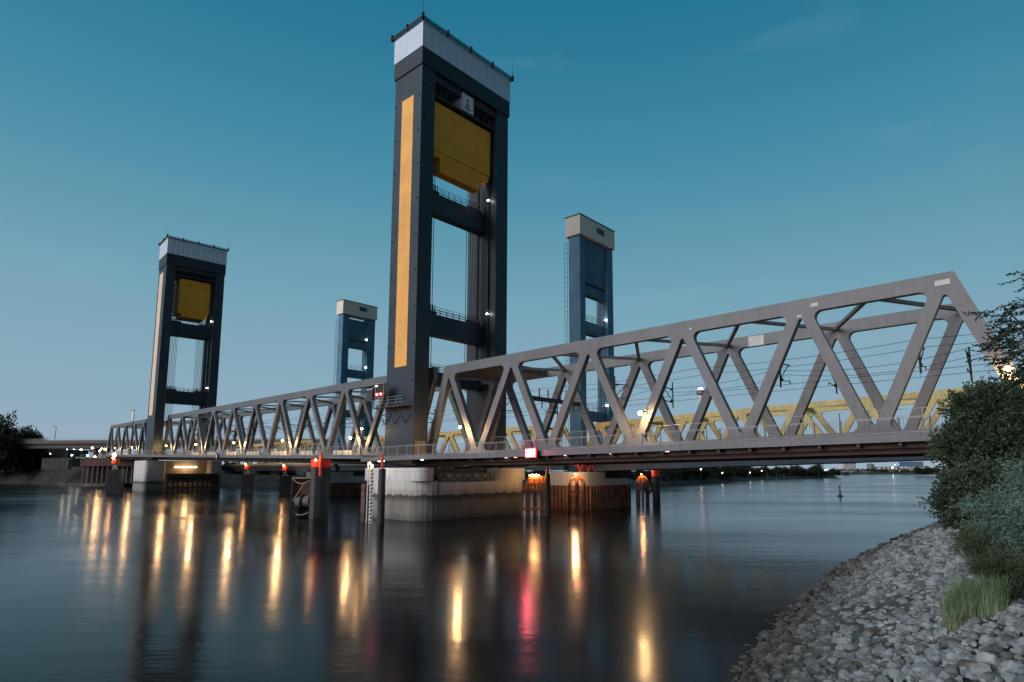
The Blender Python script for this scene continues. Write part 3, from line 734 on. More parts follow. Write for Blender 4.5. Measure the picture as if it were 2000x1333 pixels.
for u in (-8.5, -3.5, -.5):
    for v in (0, WID): be.box(NF, u-.5, u+.5, v-.5, v+.5, 6.6, 6.95)
be.build('bearing', dark2, pier)

pf = thing('bridge_pier', tuple(LF.P(-133, 5, 0)), 'pinkish concrete river pier under the distant striped tower, half hidden by a dark fender frame', 'bridge pier')
for a, b in ((-6.2, -.6), (11.4, 15.2)):
    MB().slab(rounded(LF, -141, -126.2, a, b, 1.0), -2, 9.5).build('pier_shaft', concrete, pf)
MB().box(LF, -140, -129, -.6, 11.4, -2, 9.5).build('recess_wall', mat('warm_concrete_wall', (.30, .26, .22), .8, streak=.4), pf)
MB().box(LF, -128.6, -128.3, 2.2, 8.4, 7.45, 7.8).build('light_strip', emit('warm_strip_glow', (1, .70, .36), 7), pf)
point(LF.P(-126.9, 5.3, 7.3), WARM, 420, .8, parent=pf)
ff = thing('pier_fender', tuple(LF.P(-125, 5, 0)), 'dark timber fender frame standing in the water before the distant pier', 'fender')
f_ = MB()
for i in range(11): f_.box(LF, -125.6, -125.1, -.2+1.35*i, .15+1.35*i, -2, 5.2)
f_.build('fender_post', pile_m, ff)
f_ = MB()
for z in (1.1, 3.0, 4.3): f_.box(LF, -125.05, -124.8, -.5, 14.2, z, z+.55)
f_.box(LF, -126.2, -125.65, -.5, 14.2, 3.6, 5.6); f_.build('fender_beam', dark2, ff)

def sheet_pier(F, u0, u1, v0, v1, zs, zt, label, cut=None):
    root = thing('bridge_pier', tuple(F.P((u0+u1)/2, (v0+v1)/2, 0)), label, 'bridge pier')
    MB().slab(rounded(F, u0+.4, u1-.4, v0+.4, v1-.4, 2.2), zs-.5, zt).build('pier_cap', concrete if False else mat('light_pier_concrete', (.62, .59, .55), .8, 0, .10, .6, .2, 3, streak=.35), root)
    MB().slab(zig(rounded(F, u0, u1, v0, v1, 2.5, 4)), -2, zs).build('sheet_pile_skirt', rust, root)
    MB().box(F, u0+1, u1-.35, v0+(v1-v0)*.45, v1-.9, zt-1.1, zt+.2).build('shaded_recess_block', black_m, root)  # black block paints the shade of the bearing recess
    return root
sheet_pier(BF1, -7.0, 2.6, -3.6, 13.0, 3.95, 6.2, 'white-topped round pier with a rusty sheet-pile skirt under the nearer blue tower')
sheet_pier(BF2, -7.5, 3.0, -6.0, 14.5, 3.4, 6.2, 'sheet-pile pier in the shadow under the far blue tower, behind the fender plate')

# red lattice under the old bridge above the white pier
lt = thing('bearing_lattice', tuple(BF1.P(1, 1, 6.2)), 'red and orange strut frame between the white-topped pier and the old bridge girder', 'strut frame')
for i, v in enumerate((-2.6, -.4, 1.8, 3.4)):
    for s in (-1, 1): MB().tube([BF1.P(1.6, v, 6.2), BF1.P(1.6, v+s*.9, 7.6)], .09, 6).build('strut', red_m, lt)
    if i < 3: MB().tube([BF1.P(1.6, v-.9, 7.0), BF1.P(1.6, v+1.0, 7.0)], .06, 6).build('strut', red_m, lt)

# ------------------------------------------------------------------ lamps
lampN = [0]
warm_glow = emit('warm_lamp_glow', (1, .55, .17), 75)
WARM = (1.0, .60, .27)
def truss_lamp(F, uB, side, label, e=210, h=2.75, v=-.95, r=.14):
    """lamp on a bracket off the diagonal beside bottom node uB, over the walkway"""
    u = uB+side*1.75
    v = -1.75; gl = warm_glow
    root = thing('walkway_lamp', tuple(F.H(u, -.36, h)), label, 'lamp', 'lamps along the bridge walkway')
    MB().tube([F.H(u, -.36, h-.15), F.H(u, -.55, h+.12), F.H(u, v, h+.16)], .045, 6).build('bracket', dark2, root)
    MB().lathe(F.H(u, v, h+.03), [(.05, .18), (.20, .10), (.21, .05)], 12).build('lamp_shade', dark2, root)
    MB().ball(F.H(u, v, h-.08), r, 12).build('lamp_globe', warm_glow, root)
    point(F.H(u, v-.02, h-.30), WARM, e, .10, parent=root)
truss_lamp(NF, 5.8, -1, 'glowing walkway lamp on the truss just right of the tall tower foot', 1500, h=3.5, r=.17)
truss_lamp(NF, 29.2, 1, 'brightest walkway lamp, halfway along the near truss span', 2300, h=3.3, r=.24)
truss_lamp(NF, 62.4, -1, 'walkway lamp shining through the bush at the right end of the near span', 900, h=4.2, r=.2)
lab = ['glowing walkway lamp on the lift span beside the tall tower', 'second walkway lamp along the lift span left of the tall tower', 'third walkway lamp along the lift span left of the tall tower', 'walkway lamp near the middle of the lift span, fourth from the tall tower', 'fifth walkway lamp along the lift span left of the tall tower', 'walkway lamp on the lift span beside the distant striped tower']
for i, u in enumerate((-5.2, -33.1, -61.3, -90.9, -121.2)):
    truss_lamp(LF, u, -1, lab[i if i < 4 else 5], 1900, r=.2)
truss_lamp(LF, -168.2, -1, 'walkway lamp on the far span just left of the distant striped tower', 1700)
truss_lamp(LF, -198.6, -1, 'walkway lamp in the middle of the far span', 1700)
truss_lamp(LF, -227.8, -1, 'walkway lamp at the far left end of the railway bridge', 1700)

def pole_lamp(x, y, z0, z1, label, e, col=WARM, r=.16, gm=None, group='tall lamp posts on and beyond the bridge'):
    root = thing('lamp_post', (x, y, z0), label, 'lamp post', group)
    MB().tube([(x, y, z0), (x, y, z1-.2)], [.09, .06], 8).build('pole', dark2, root)
    MB().tube([(x, y, z1-.2), (x+.15, y-.3, z1)], .05, 6).build('arm', dark2, root)
    MB().ball((x+.15, y-.4, z1), r, 10).build('lamp_globe', gm or warm_glow, root)
    if e: point((x+.15, y-.45, z1-.25), col, e, r*.8, parent=root)
    return root
p = LF.H(4.5, -5.9, -.1); pole_lamp(p.x, p.y, p.z, height(838, p.y), 'slim lamp post on the walkway just left of the tall tower', 160)
for i, (px, py, Y, e) in enumerate(((268.5, 868, 250, 0), (616, 888, 115, 0))):
    pass
def tower_lamp(F, u, v, z, label, e=12):
    root = thing('tower_lamp', tuple(F.P(u, v, z)), label, 'lamp', 'white work lights on the lift towers')
    MB().box(F, u-.1, u+.1, v-.12, v+.12, z-.35, z-.14).build('lamp_bracket', dark2, root)
    MB().ball(F.P(u+.1, v, z), .16, 10).build('lamp_globe', emit('white_lamp_glow', (1, .93, .82), 30), root)
    if e: point(F.P(u+.4, v, z+.05), (1, .92, .8), e, .1, parent=root)
tower_lamp(NF, -4.3, 11.0, 49.6, 'white light on the tall front tower, beside its upper beam')
tower_lamp(NF, -4.3, 11.0, 30.9, 'white light on the tall front tower, beside its lower beam')
tower_lamp(LF, -130.2, 10.1, 54.9, 'white light on the distant striped tower, beside its upper beam')
tower_lamp(LF, -130.2, 10.1, 33.0, 'white light on the distant striped tower, beside its lower beam')
tower_lamp(BF1, -.4, 8.3, 34.4, 'white light on the nearer blue tower, halfway up')
tower_lamp(BF1, -.4, 8.3, 18.3, 'white light on the nearer blue tower, low down behind the truss')
tower_lamp(BF2, -.4, 7.7, 42.9, 'white light on the far blue tower, below its counterweight')
tower_lamp(BF2, -.4, 7.7, 35.0, 'white light on the far blue tower, over its lower beam')

# lit red sign on the edge beam
rs = thing('traffic_sign', tuple(NF.H(17.1, -2.5, -.9)), 'rectangular sign glowing red and white, hung on the edge beam right of the tall tower', 'lit sign')
MB().box(NF, 16.5, 18.2, -3.05, -2.75, -.92, .16, rel=True).build('sign_case', red_m, rs)
MB().box(NF, 16.6, 18.1, -3.10, -3.052, -.85, .09, rel=True).build('sign_face', emit('red_white_sign_glow', (1, .07, .09), 4.5), rs)
g_ = MB()
for k in range(4): g_.box(NF, 16.75, 17.95, -3.125, -3.102, -.76+.21*k, -.67+.21*k, rel=True)
g_.build('lamp_row', emit('hot_white_row', (1, .50, .40), 6), rs)
point(NF.H(17.4, -3.7, -.1), (1, .10, .15), 330, .35, parent=rs)
mb = MB().box(NF, 16.45, 16.6, -2.75, -2.42, -.6, -.3, rel=True).box(NF, 18.0, 18.15, -2.75, -2.42, -.6, -.3, rel=True); mb.build('bracket', dark2, rs)
ps = thing('traffic_sign', tuple(LF.H(-185, -2.6, -.9)), 'small round pink-lit sign on the edge beam of the far span', 'lit sign')
q = LF.H(-172, -6.4, -.2); MB().ball(q, .75, 14, (1, .25, 1.25)).build('sign_face', emit('pink_sign_glow', (1, .42, .48), 6), ps); MB().box(LF, -172.1, -171.9, -6.2, -2.5, -.5, -.3, rel=True).build('bracket', dark2, ps)

# white board on the far span, diamond sign, small notice
def board(F, u, v, z0, z1, w, label, m=white_m, post=None):
    root = thing('sign_board', tuple(F.P(u, v, z0)), label, 'sign')
    MB().box(F, u-w/2, u+w/2, v-.12, v, z0, z1).build('sign_panel', m, root)
    fr = MB(); 
    for a in ((u-w/2-.12, u-w/2), (u+w/2, u+w/2+.12)): fr.box(F, a[0], a[1], v-.16, v+.04, z0-.1, z1+.25)
    fr.box(F, u-w/2, u+w/2, v-.16, v+.04, z1+.004, z1+.25); fr.build('sign_frame', dark2, root)
    if post: MB().box(F, u-.1, u+.1, v+.06, v+.26, post, z1).build('post', dark2, root)
    return root
board(LF, -159.0, -4.2, 23.2, 26.7, 3.4, 'tall white signal board standing out beside the distant tower at the left', post=12)
board(LF, -71.0, -2.75, 9.35, 10.3, .75, 'small white notice fixed to the railing of the lift span', post=9.3)
ds = thing('sign_board', tuple(LF.H(-18.3, -2.7, 0)), 'dark diamond-shaped sign on the railing left of the tall tower', 'sign')
c = LF.H(-18.3, -2.75, .75); a1 = Vector((LF.u.x, LF.u.y, 0)); 
mb = MB(); d_ = Vector((LF.v.x, LF.v.y, 0))*.05
pp = [c+a1*.62, c+Vector((0,0,.85)), c-a1*.62, c-Vector((0,0,.85))]; mb.hexa([p-d_ for p in pp]+[p+d_ for p in pp]); mb.build('sign_panel', mat('grey_sign_back', (.06, .07, .085), .4), ds)
MB().beam(c+d_*2-Vector((0,0,1.1)), c+d_*2+Vector((0,0,.5)), .06).build('post', rail_m, ds)

# ------------------------------------------------------------------ catenary
arm_labels = 0
def cat_arm(F, u, v, sg, H0=5.3, label='', grp='overhead line brackets inside the trusses'):
    root = thing('overhead_line_bracket', tuple(F.H(u, v, H0)), label, 'bracket', grp)
    b = MB(); e = v+sg*2.7
    b.tube([F.H(u, v, H0+1.7), F.H(u, e, H0+1.9)], .06, 6); b.tube([F.H(u, v, H0+.3), F.H(u, e-sg*.4, H0+1.85)], .05, 6)
    b.tube([F.H(u, v, H0+.1), F.H(u, e-sg*.2, H0+.35), F.H(u, e, H0+.1)], .045, 6); b.build('arm', dark2, root)
    ins = MB()
    for h in (1.7, .3):
        for k in range(3): ins.lathe(F.H(u, v+sg*(.3+.14*k), H0+h), [(.03, -.12), (.11, 0), (.03, .12)], 8)
    ins.build('insulator', mat('brown_insulator', (.06, .04, .035), .3), root)
    MB().tube([F.H(u, v, H0-.5), F.H(u, v, H0+2.6)], .08, 6).build('mast_tube', dark2, root)
ordw = ['first', 'second', 'third', 'fourth', 'fifth', 'sixth', 'seventh', 'eighth', 'ninth', 'tenth']
for i, u in enumerate((8.5, 26, 44, 55)):
    cat_arm(NF, u, 1.2, 1, label='front overhead line bracket of the near span, %s from the tall tower' % ordw[i])
    cat_arm(NF, u+2.5, WID-1.2, -1, label='rear overhead line bracket of the near span, %s from the tall tower' % ordw[i])
for i, u in enumerate((-3, -15.5, -30, -44, -58, -73, -88, -103, -118)):
    cat_arm(LF, u, .6, 1, label='front overhead line bracket of the lift span, %s from the tall tower' % ordw[i])
    cat_arm(LF, u+2, WID-.6, -1, label='rear overhead line bracket of the lift span, %s from the tall tower' % ordw[i])
gb = thing('gantry_beam', tuple(NF.H(14, 5.4, 5.5)), 'dark overhead gantry beam across the tracks near the tall tower', 'gantry')
b = MB(); b.box(NF, 13.8, 14.2, .36, WID-.36, 6.3, 6.8, rel=True); b.build('beam', dark2, gb)
b = MB()
for v in (2.4, 4.1, 6.6, 8.9):
    b.tube([NF.H(14, v, 6.8), NF.H(14, v, 7.9)], .09, 6)
    b.tube([NF.H(14, v+.5, 6.3), NF.H(14, v+.5, 5.4)], .09, 6)
b.build('hanger', dark2, gb)
w = MB()
def wire(F, v, h, u0, u1, step, sag, r=.022):
    n = int((u1-u0)/step)
    for i in range(n):
        a, b_ = u0+(u1-u0)*i/n, u0+(u1-u0)*(i+1)/n
        pts = [F.H(a+(b_-a)*k/8, v, h-sag*4*(k/8)*(1-k/8)) for k in range(9)]
        w.tube(pts, r, 5, cap=False)
for v in (3.6, 7.6):
    for F, a, b_ in ((NF, -6, 75), (LF, -231, 10)):
        wire(F, v, 5.35, a, b_, 30, 0); wire(F, v, 6.9, a, b_, 15, .8); wire(F, v-.6, 7.9, a, b_, 20, .3)
        u = a
        while u < b_: w.tube([F.H(u, v, 5.35), F.H(u, v, 6.3)], .012, 4); u += 5
tag(w.build('overhead_wires', rope_m), 'thin overhead contact and carrier wires strung along the railway tracks', 'wires')

# ------------------------------------------------------------------ dolphins and fenders
def at_water(px, Y): return Vector((column_x(px, HORIZ+CAMZ*FPX/Y, Y), Y))
def pile(px, Y, rad, top_py, label, rod=None, cap=None, rodr=.17):
    x = column_x(px, HORIZ, Y); zt = height(top_py, Y)
    root = thing('mooring_pile', (x, Y, 0), label, 'mooring pile')
    MB().tube([(x, Y, -3), (x, Y, zt)], rad, 20).build('pile_shaft', pile_m, root, smooth=False)
    if rod: MB().tube([(x, Y, zt), (x, Y, height(rod, Y))], rodr, 12).build('red_rod', red_m, root)
    if cap: MB().tube([(x, Y, zt), (x, Y, height(cap, Y))], rad*1.12, 16).build('red_cap', red_m, root)
    return root
pile(746.5, 75, .44, 916, 'slim dark round pile with a red rod, beside the striped water gauge', rod=886, rodr=.15)
pile(1070, 89, .36, 925, 'slim dark round pile with a short red tip, left of the white-topped pier', rod=911, rodr=.2)
pile(1281, 121, .75, 931, 'dark pile with a bright red cap, farthest right of the pier', cap=919)

# big box pile with red cap and its fender plate
Y = 84.5; xc = column_x(626, 930, Y)
bp_ = thing('mooring_dolphin', (xc, Y, 0), 'square dark sheet-pile dolphin with a lit red cap, left of the front pier', 'mooring dolphin')
sq = [(-1.0,-.9), (-.35,-1.15), (.35,-.95), (1.0,-.6), (1.0,.9), (-1.0,.9)]
zt = height(913, Y)
MB().slab([(xc+a, Y+b) for a, b in sq], -3, zt).build('pile_box', pile_m, bp_)
MB().slab([(xc+a*1.05, Y+b*1.05) for a, b in sq], zt+.003, height(898, Y)).build('red_cap', red_m, bp_)
MB().tube([(xc+.35, Y-1.15, height(930, Y)), (xc+.35, Y-1.15, height(886, Y))], .19, 12).build('red_rod', red_m, bp_)
ts = MB()
for k in range(10): ts.cube((xc-.15, Y-1.12, .5+k*.55), (.22, .10, .07), .2)
ts.build('depth_tick', mat('dull_grey_tick', (.12, .12, .12), .6), bp_)
point((xc-.25, Y-1.9, zt+1.2), (1, .6, .3), 60, .12, name='cap_light', parent=bp_)
MB().ball((xc-.25, Y-1.35, zt+.95), .10, 8).build('cap_lamp', warm_glow, bp_)

xf = column_x(593, 930, Y+1); fz = height(935, Y)
fp = thing('mooring_fender', (xf, Y+1, 0), 'weathered timber fender hung with chains, left of the big red-capped dolphin', 'fender')
MB().cube((xf+.1, Y+1.3, fz/2-.8), (2.7, .35, fz+1.6), .25).build('timber_face', wood, fp)
MB().cube((xf-1.35, Y+.75, fz/2-.8), (.35, 1.2, fz+1.6), .25).build('side_plate', pile_m, fp)
MB().cube((xf+.1, Y+.9, fz+.05), (2.9, 1.0, .16), .25).build('top_plate', mat('pale_worn_timber', (.45, .33, .2), .8), fp)
MB().tube([(xf-.5, Y+.5, 2.1), (xf+1.5, Y+.1, 2.3)], [.75, .75], 18).build('rubber_roller', mat('worn_rubber', (.12, .11, .10), .7), fp)
MB().tube([(xf+.25, Y+.30, 2.2), (xf+.42, Y+.27, 2.2)], [1.0, 1.0], 20).build('roller_flange', dark2, fp)
def chain(a, b, sag, n=14):
    m_ = MB(); a, b = Vector(a), Vector(b); pr = None
    for i in range(n+1):
        k = i/n; p = a.lerp(b, k)-Vector((0,0,sag*4*k*(1-k)))
        if pr is not None: m_.tube([pr, p], .085 if i % 2 else .05, 6)
        pr = p
    return m_
chain((xf-1.1, Y+.15, fz-.1), (xf+1.4, Y-.25, fz-.2), .55).build('chain', rope_w, fp)
chain((xf+.5, Y, fz-.7), (xf-1.0, Y+.15, 2.3), .0).build('chain', rope_w, fp)
chain((xf-1.1, Y+.1, .95), (xf+1.4, Y-.3, .85), .45).build('chain', rope_w, fp)
mb = MB().cube((xf-.8, Y+.4, .5), (1.2, 1.0, 2.6), .25); mb.build('black_rubber_block', black_m, fp)

# water gauge with black and white marks, lamp on top
Y = 76.5; xg = column_x(726, 930, Y); zg = height(907, Y)
wg = thing('water_gauge', (xg, Y, 0), 'tall white water-level board with black tick marks beside the front pier', 'water gauge')
MB().cube((xg, Y, zg/2-.6), (.42, .10, zg+1.2)).build('gauge_board', white_m, wg)
tk = MB()
z = .2; k = 0
while z < zg-.6:
    tk.cube((xg+(.06 if k % 2 else -.02), Y-.06, z), (.26, .02, .17)); tk.cube((xg+.09, Y-.06, z+.16), (.1, .02, .16)); z += .44; k += 1
tk.build('tick_mark', black_m, wg)
MB().tube([(xg-.5, Y+.1, -2), (xg-.5, Y+.1, zg+.1)], .07, 8).build('post', white_m, wg)
MB().ball((xg-.28, Y-.1, zg+.12), .12, 10).build('gauge_lamp', warm_glow, wg); point((xg-.2, Y-.5, zg+.1), WARM, 45, .1, parent=wg)
Y = 79; xg = column_x(711, 930, Y)
gp = thing('ladder_pile', (xg, Y, 0), 'rusty brown double guide pile left of the striped water gauge', 'guide pile')
MB().cube((xg, Y, height(945, Y)/2-1), (.45, .4, height(945, Y)+2)).build('pile_shaft', rust, gp)
MB().cube((xg+.62, Y+.1, height(948, Y)/2-1), (.16, .3, height(948, Y)+2)).build('side_rail', pile_m, gp)
r_ = MB()
for k in range(8): r_.cube((xg+.35, Y, .4+k*.5), (.4, .06, .06))
r_.build('rung', dark2, gp)

# small distant box dolphins with lit red shades
for i, (px, Y, w_, tp, r0, r1, lb) in enumerate(((226, 176, 3.4, 917, 896.5, 906.5, 'box dolphin with a glowing red lantern, farthest left under the bridge end'),
        (484.5, 172, 2.9, 927, 909, 917, 'box dolphin with a glowing red lantern, right of the distant pier'),
        (558.5, 172, 2.9, 930, 911, 919.5, 'box dolphin with a glowing red lantern, just left of the timber fender'))):
    x = column_x(px, 930, Y); root = thing('mooring_dolphin', (x, Y, 0), lb, 'mooring dolphin', 'box dolphins along the channel')
    zt = height(tp, Y); z0 = height(r1, Y); z1 = height(r0, Y)
    MB().cube((x, Y, zt/2-1), (w_, w_*.8, zt+2), .3).build('pile_box', pile_m, root)
    st = MB()
    for s in (-.45, 0, .45): st.tube([(x+s*1.3, Y-.6, zt), (x+s*.3, Y-.6, z0)], .08, 6)
    st.build('tripod', white_m, root)
    MB().lathe((x, Y-.6, z0), [(.95, 0), (.95, .5), (.75, z1-z0)], 10).build('red_lantern', red_m, root)
    MB().ball((x, Y-1.75, z1+.15), .22, 8).build('lamp_globe', warm_glow, root)
    point((x, Y-2.2, z1+.1), (1, .55, .25), 90, .15, parent=root)

# rusty frame dolphin right of the front pier
Y = 90; x0 = column_x(1021, 940, Y); x1 = column_x(1063, 940, Y)
rf = thing('mooring_dolphin', ((x0+x1)/2, Y, 0), 'rusty frame dolphin with orange pile tips and bright lamps, right of the front pier', 'mooring dolphin')
zt = height(943, Y); m_ = MB(); rust2 = mat('orange_rust', (.42, .19, .10), .8, 0, .35, 2, .3, 6, streak=.4)
for i in range(7):
    xx = x0+(x1-x0)*i/6; m_.cube((xx, Y+.2*(i % 2), zt/2-1), (.30, .3, zt+2-(.0 if i in (0,6) else .25)))
m_.build('pile_shaft', rust2, rf)
for z in (.95, 3.75): MB().cube(((x0+x1)/2, Y-.25, z), (x1-x0+.2, .25, .34)).build('waling', rust2, rf)
m_ = MB(); 
for i in range(3): m_.cube((x0+(x1-x0)*(i+.9)/3.4, Y+1.6, zt/2-1), (.34, .3, zt+2))
m_.build('rear_pile', rust, rf)
def tripod_tips(cx, cy, z0, z1, rad, root, n=5, r=.14, m=orange_m):
    for i in range(n):
        a = math.pi*(.08+.84*i/(n-1)); dx = math.cos(a)*rad
        MB().tube([(cx+dx, cy-.25*math.sin(a)*rad, z0), (cx+dx*.75, cy-.2*math.sin(a)*rad, z0+(z1-z0)*.6), (cx+dx*.22, cy, z1)], [r*1.3, r*1.25, r], 8).build('pile_tip', m, root)
tripod_tips(column_x(1043, 930, Y), Y+.6, height(944, Y), height(932, Y), .8, rf, 4, .22)
tripod_tips(column_x(1060, 930, Y), Y+.8, height(944, Y), height(931, Y), .45, rf, 3, .22)
for i in range(5): MB().ball((column_x(1035+4.3*i, 928, Y), Y+.3, height(929-.8*(i % 2), Y)), .11, 8).build('lamp_globe', warm_glow, rf)
point((column_x(1043, 928, Y), Y-.8, height(928, Y)), (1, .50, .20), 150, .3, parent=rf)
for px, lb, Yt, rad, zt0, zt1, nn_ in ((1126.5, 'arched orange-tipped pile group in front of the white-topped pier', 96.2, 1.15, 944.5, 931.5, 5), (1254.5, 'arched orange-tipped pile group standing alone right of the white-topped pier', 122, 1.15, 943, 930, 5)):
    x = column_x(px, 940, Yt); root = thing('mooring_dolphin', (x, Yt, 0), lb, 'mooring dolphin', 'arched pile groups')
    za, zb2 = height(zt0, Yt), height(zt1, Yt)
    np_ = 3 if px < 1200 else 5
    for i in range(np_):
        a = math.pi*(.08+.84*i/(np_-1)); dx = math.cos(a)*rad
        MB().tube([(x+dx, Yt-.25*math.sin(a)*rad, -2), (x+dx, Yt-.25*math.sin(a)*rad, za)], .27 if np_ == 3 else .21, 8).build('pile_shaft', rust, root)
    tripod_tips(x, Yt, za, zb2, rad, root, np_, .21 if np_ == 3 else .17)
    MB().cube((x, Yt-.1, za-1.3), (rad*1.6, .3, .2)).build('waling', rust, root)
    if px < 1200: point((x-.2, Yt+2.4, zb2+.6), (1, .58, .28), 800, .15, parent=root)  # extra light without a fixture, added to brighten the white-topped pier
    point((x-.2, Yt-.9, zb2+1.1), (1, .50, .20), 560 if px < 1200 else 320, .15, parent=root)
    MB().ball((x-.2, Yt-.25, zb2+.35), .09, 8).build('lamp_globe', warm_glow, root)
# tyre between the last arch and red-capped pile
Yt = 121; x = column_x(1266, 950, Yt)
ty = MB(); 
for k in range(16):
    a0, a1_ = 2*math.pi*k/16, 2*math.pi*(k+1)/16
    ty.tube([(x+.75*math.cos(a0), Yt, 3.3+1.2*math.sin(a0)), (x+.75*math.cos(a1_), Yt, 3.3+1.2*math.sin(a1_))], .22, 6)
tag(ty.build('rubber_fender', black_m), 'black rubber ring between the lone arched piles and the red-capped pile', 'fender')

# channel buoy
Y = 158; x = column_x(1640.5, 960, Y)
by_ = thing('channel_buoy', (x, Y, 0), 'small dark spar buoy floating on open water at the right', 'buoy')
MB().lathe((x, Y, -.3), [(.75, 0), (.8, .35), (.45, .62), (.25, .8)], 14).build('float', dark2, by_)
MB().lathe((x, Y, .5), [(.24, 0), (.20, .9), (.12, 1.2), (.12, 1.9)], 10).build('spar', dark2, by_)
MB().lathe((x, Y, 2.3), [(.22, 0), (.22, .25), (.03, .4)], 8).build('topmark', black_m, by_)

# ------------------------------------------------------------------ left bank: viaduct, quay, sheet wall, lamps
VF = Frame((-226, 305), (1, -.10), 0, 0)
vd = thing('viaduct', (-226, 305, 8), 'dark road viaduct crossing behind the trees at the far left', 'viaduct')
va0, va1 = -75, 130
MB().box(VF, va0, va1, 0, 12, height(876, 305), height(867, 305)).build('viaduct_girder', dark2, vd)
MB().box(VF, va0, va1, -1.2, 13.2, height(867, 305)+.01, height(864.5, 305)).build('viaduct_deck', mat('viaduct_concrete', (.15, .13, .12), .8, streak=.4), vd)
MB().box(VF, va0, va1, -1.1, -.9, height(864.5, 305)+.01, height(860.5, 305)).build('parapet', MATS['viaduct_concrete'], vd)
r_ = MB(); zz = height(857.5, 305)
for z in (zz, zz-.5): r_.beam(VF.P(va0, -1, z), VF.P(va1, -1, z), .12)
for i in range(60): r_.beam(VF.P(va0+i*3.4, -1, zz-1), VF.P(va0+i*3.4, -1, zz), .10)
r_.build('parapet_rail', rail_m, vd)
for u in (-50, 5, 60, 115):
    MB().tube([VF.P(u, 4, 6), VF.P(u, 4, height(876, 305)-2)], 1.2, 12).tube([VF.P(u, 9, 6), VF.P(u, 9, height(876, 305)-2)], 1.2, 12).box(VF, u-1.6, u+1.6, 1.5, 11, height(876, 305)-2, height(876, 305)-.01).build('viaduct_pier', MATS['viaduct_concrete'], vd)
x = column_x(107.5, 850, 305); lp = thing('lamp_post', (x, 305, height(857, 305)), 'unlit curved lamp post standing up from the viaduct at the far left', 'lamp post', 'tall lamp posts on and beyond the bridge')
z0, z1 = height(858, 305), height(832, 305)
MB().tube([(x, 305, z0), (x+.3, 305, z0+(z1-z0)*.85), (x-.2, 305, z1-.1), (x-1.6, 305, z1)], [.16, .12, .1, .1], 6).build('pole', dark2, lp)

Y = 282; xa, xb = column_x(84, 900, Y), column_x(160, 900, Y)
n = 15; mb = MB(); pts = []
for i in range(n):
    a = xa+(xb-xa)*i/n; s_ = (xb-xa)/n
    for f, d in ((0, .55), (.4, .55), (.5, -.55), (.9, -.55)): pts.append((a+f*s_, Y-d-(i*.5)))
pts += [(xb, Y+2-8), (xa, Y+2)]
mb.slab(pts, 7.0, height(895.5, Y)); sw = mb.build('retaining_wall', mat('grey_sheet_pile', (.085, .098, .10), .7, 0, .3, .5, streak=.5))
tag(sw, 'grey corrugated sheet-pile retaining wall on the far left bank', 'retaining wall')
Y = 250; xa, xb = column_x(157, 900, Y), column_x(262, 900, Y)
qy = thing('quay', ((xa+xb)/2, Y, 0), 'brown quay deck on short piles at the far left end of the bridge', 'quay')
MB().cube(((xa+xb)/2, Y+8, (height(896, Y)+height(911, Y))/2), (xb-xa, 16, height(896, Y)-height(911, Y))).build('quay_wall', mat('dark_red_quay_wall', (.10, .055, .05), .8, 0, .3, .4, streak=.4), qy)
MB().cube(((xa+xb)/2-4, Y+7.9, height(895.5, Y)+.25), (xb-xa-4, 16.4, .5)).build('quay_coping', mat('pale_coping', (.30, .28, .26), .8), qy)
m_ = MB()
for i in range(11): m_.cube((xa+1+(xb-xa-2)*i/10, Y+.8, 5), (.5, .5, 7.2))
m_.build('quay_pile', brown, qy)
MB().cube(((xa+xb)/2, Y+8.5, 5), (xb-xa, 12, 7)).build('quay_shadow_block', black_m, qy)  # black block stands in for the shadow beneath the quay deck
# rail on the quay
r_ = MB()
for z in (.5, 1.0): r_.beam((xa, Y-.1, height(895.5, Y)+.5+z), (xb-14, Y-.1, height(895.5, Y)+.5+z), .07)
for i in range(12): r_.beam((xa+i*2.1, Y-.1, height(895.5, Y)+.5), (xa+i*2.1, Y-.1, height(895.5, Y)+1.5), .07)
r_.build('quay_rail', rail_m, qy)

white_glow = emit('white_flood_glow', (1, .84, .64), 22)
dl = [(98.5, 874, 'pale'), (105, 874, 'pale'), (131.7, 876.5, 'pale'), (145, 876.5, 'pale'), (159, 878, 'pale'), (181, 875.5, 'warm'), (195.5, 881, 'warm'), (205.8, 878, 'warm'), (171.5, 890, 'warm'), (186, 893, 'warm'), (98, 887, 'pale'), (141, 889.5, 'pale')]
dlab = ['high floodlight behind the far left trees, nearest to them', 'high floodlight second from the far left trees', 'bright floodlight under the viaduct, first of the bright trio', 'bright floodlight under the viaduct, middle of the bright trio', 'bright floodlight under the viaduct, last of the bright trio', 'warm lamp before the viaduct column at the left', 'lower warm lamp just left of the far truss end', 'upper warm lamp touching the far truss end', 'low warm lamp on the far left quay', 'low warm lamp on the quay, nearer the truss end', 'white lamp on the dark shed wall at the far left', 'low bright floodlight beyond the retaining wall']
for (px, py, k), lb in zip(dl, dlab):
    Y = 330 if k == 'pale' else 275; x = column_x(px, py, Y)
    big = px in (131.7, 145, 159)
    pole_lamp(x, Y, 7.5, height(py, Y), lb, 0, r=.55 if big else .36, gm=white_glow if k == 'pale' else warm_glow, group='lights on the far left bank')
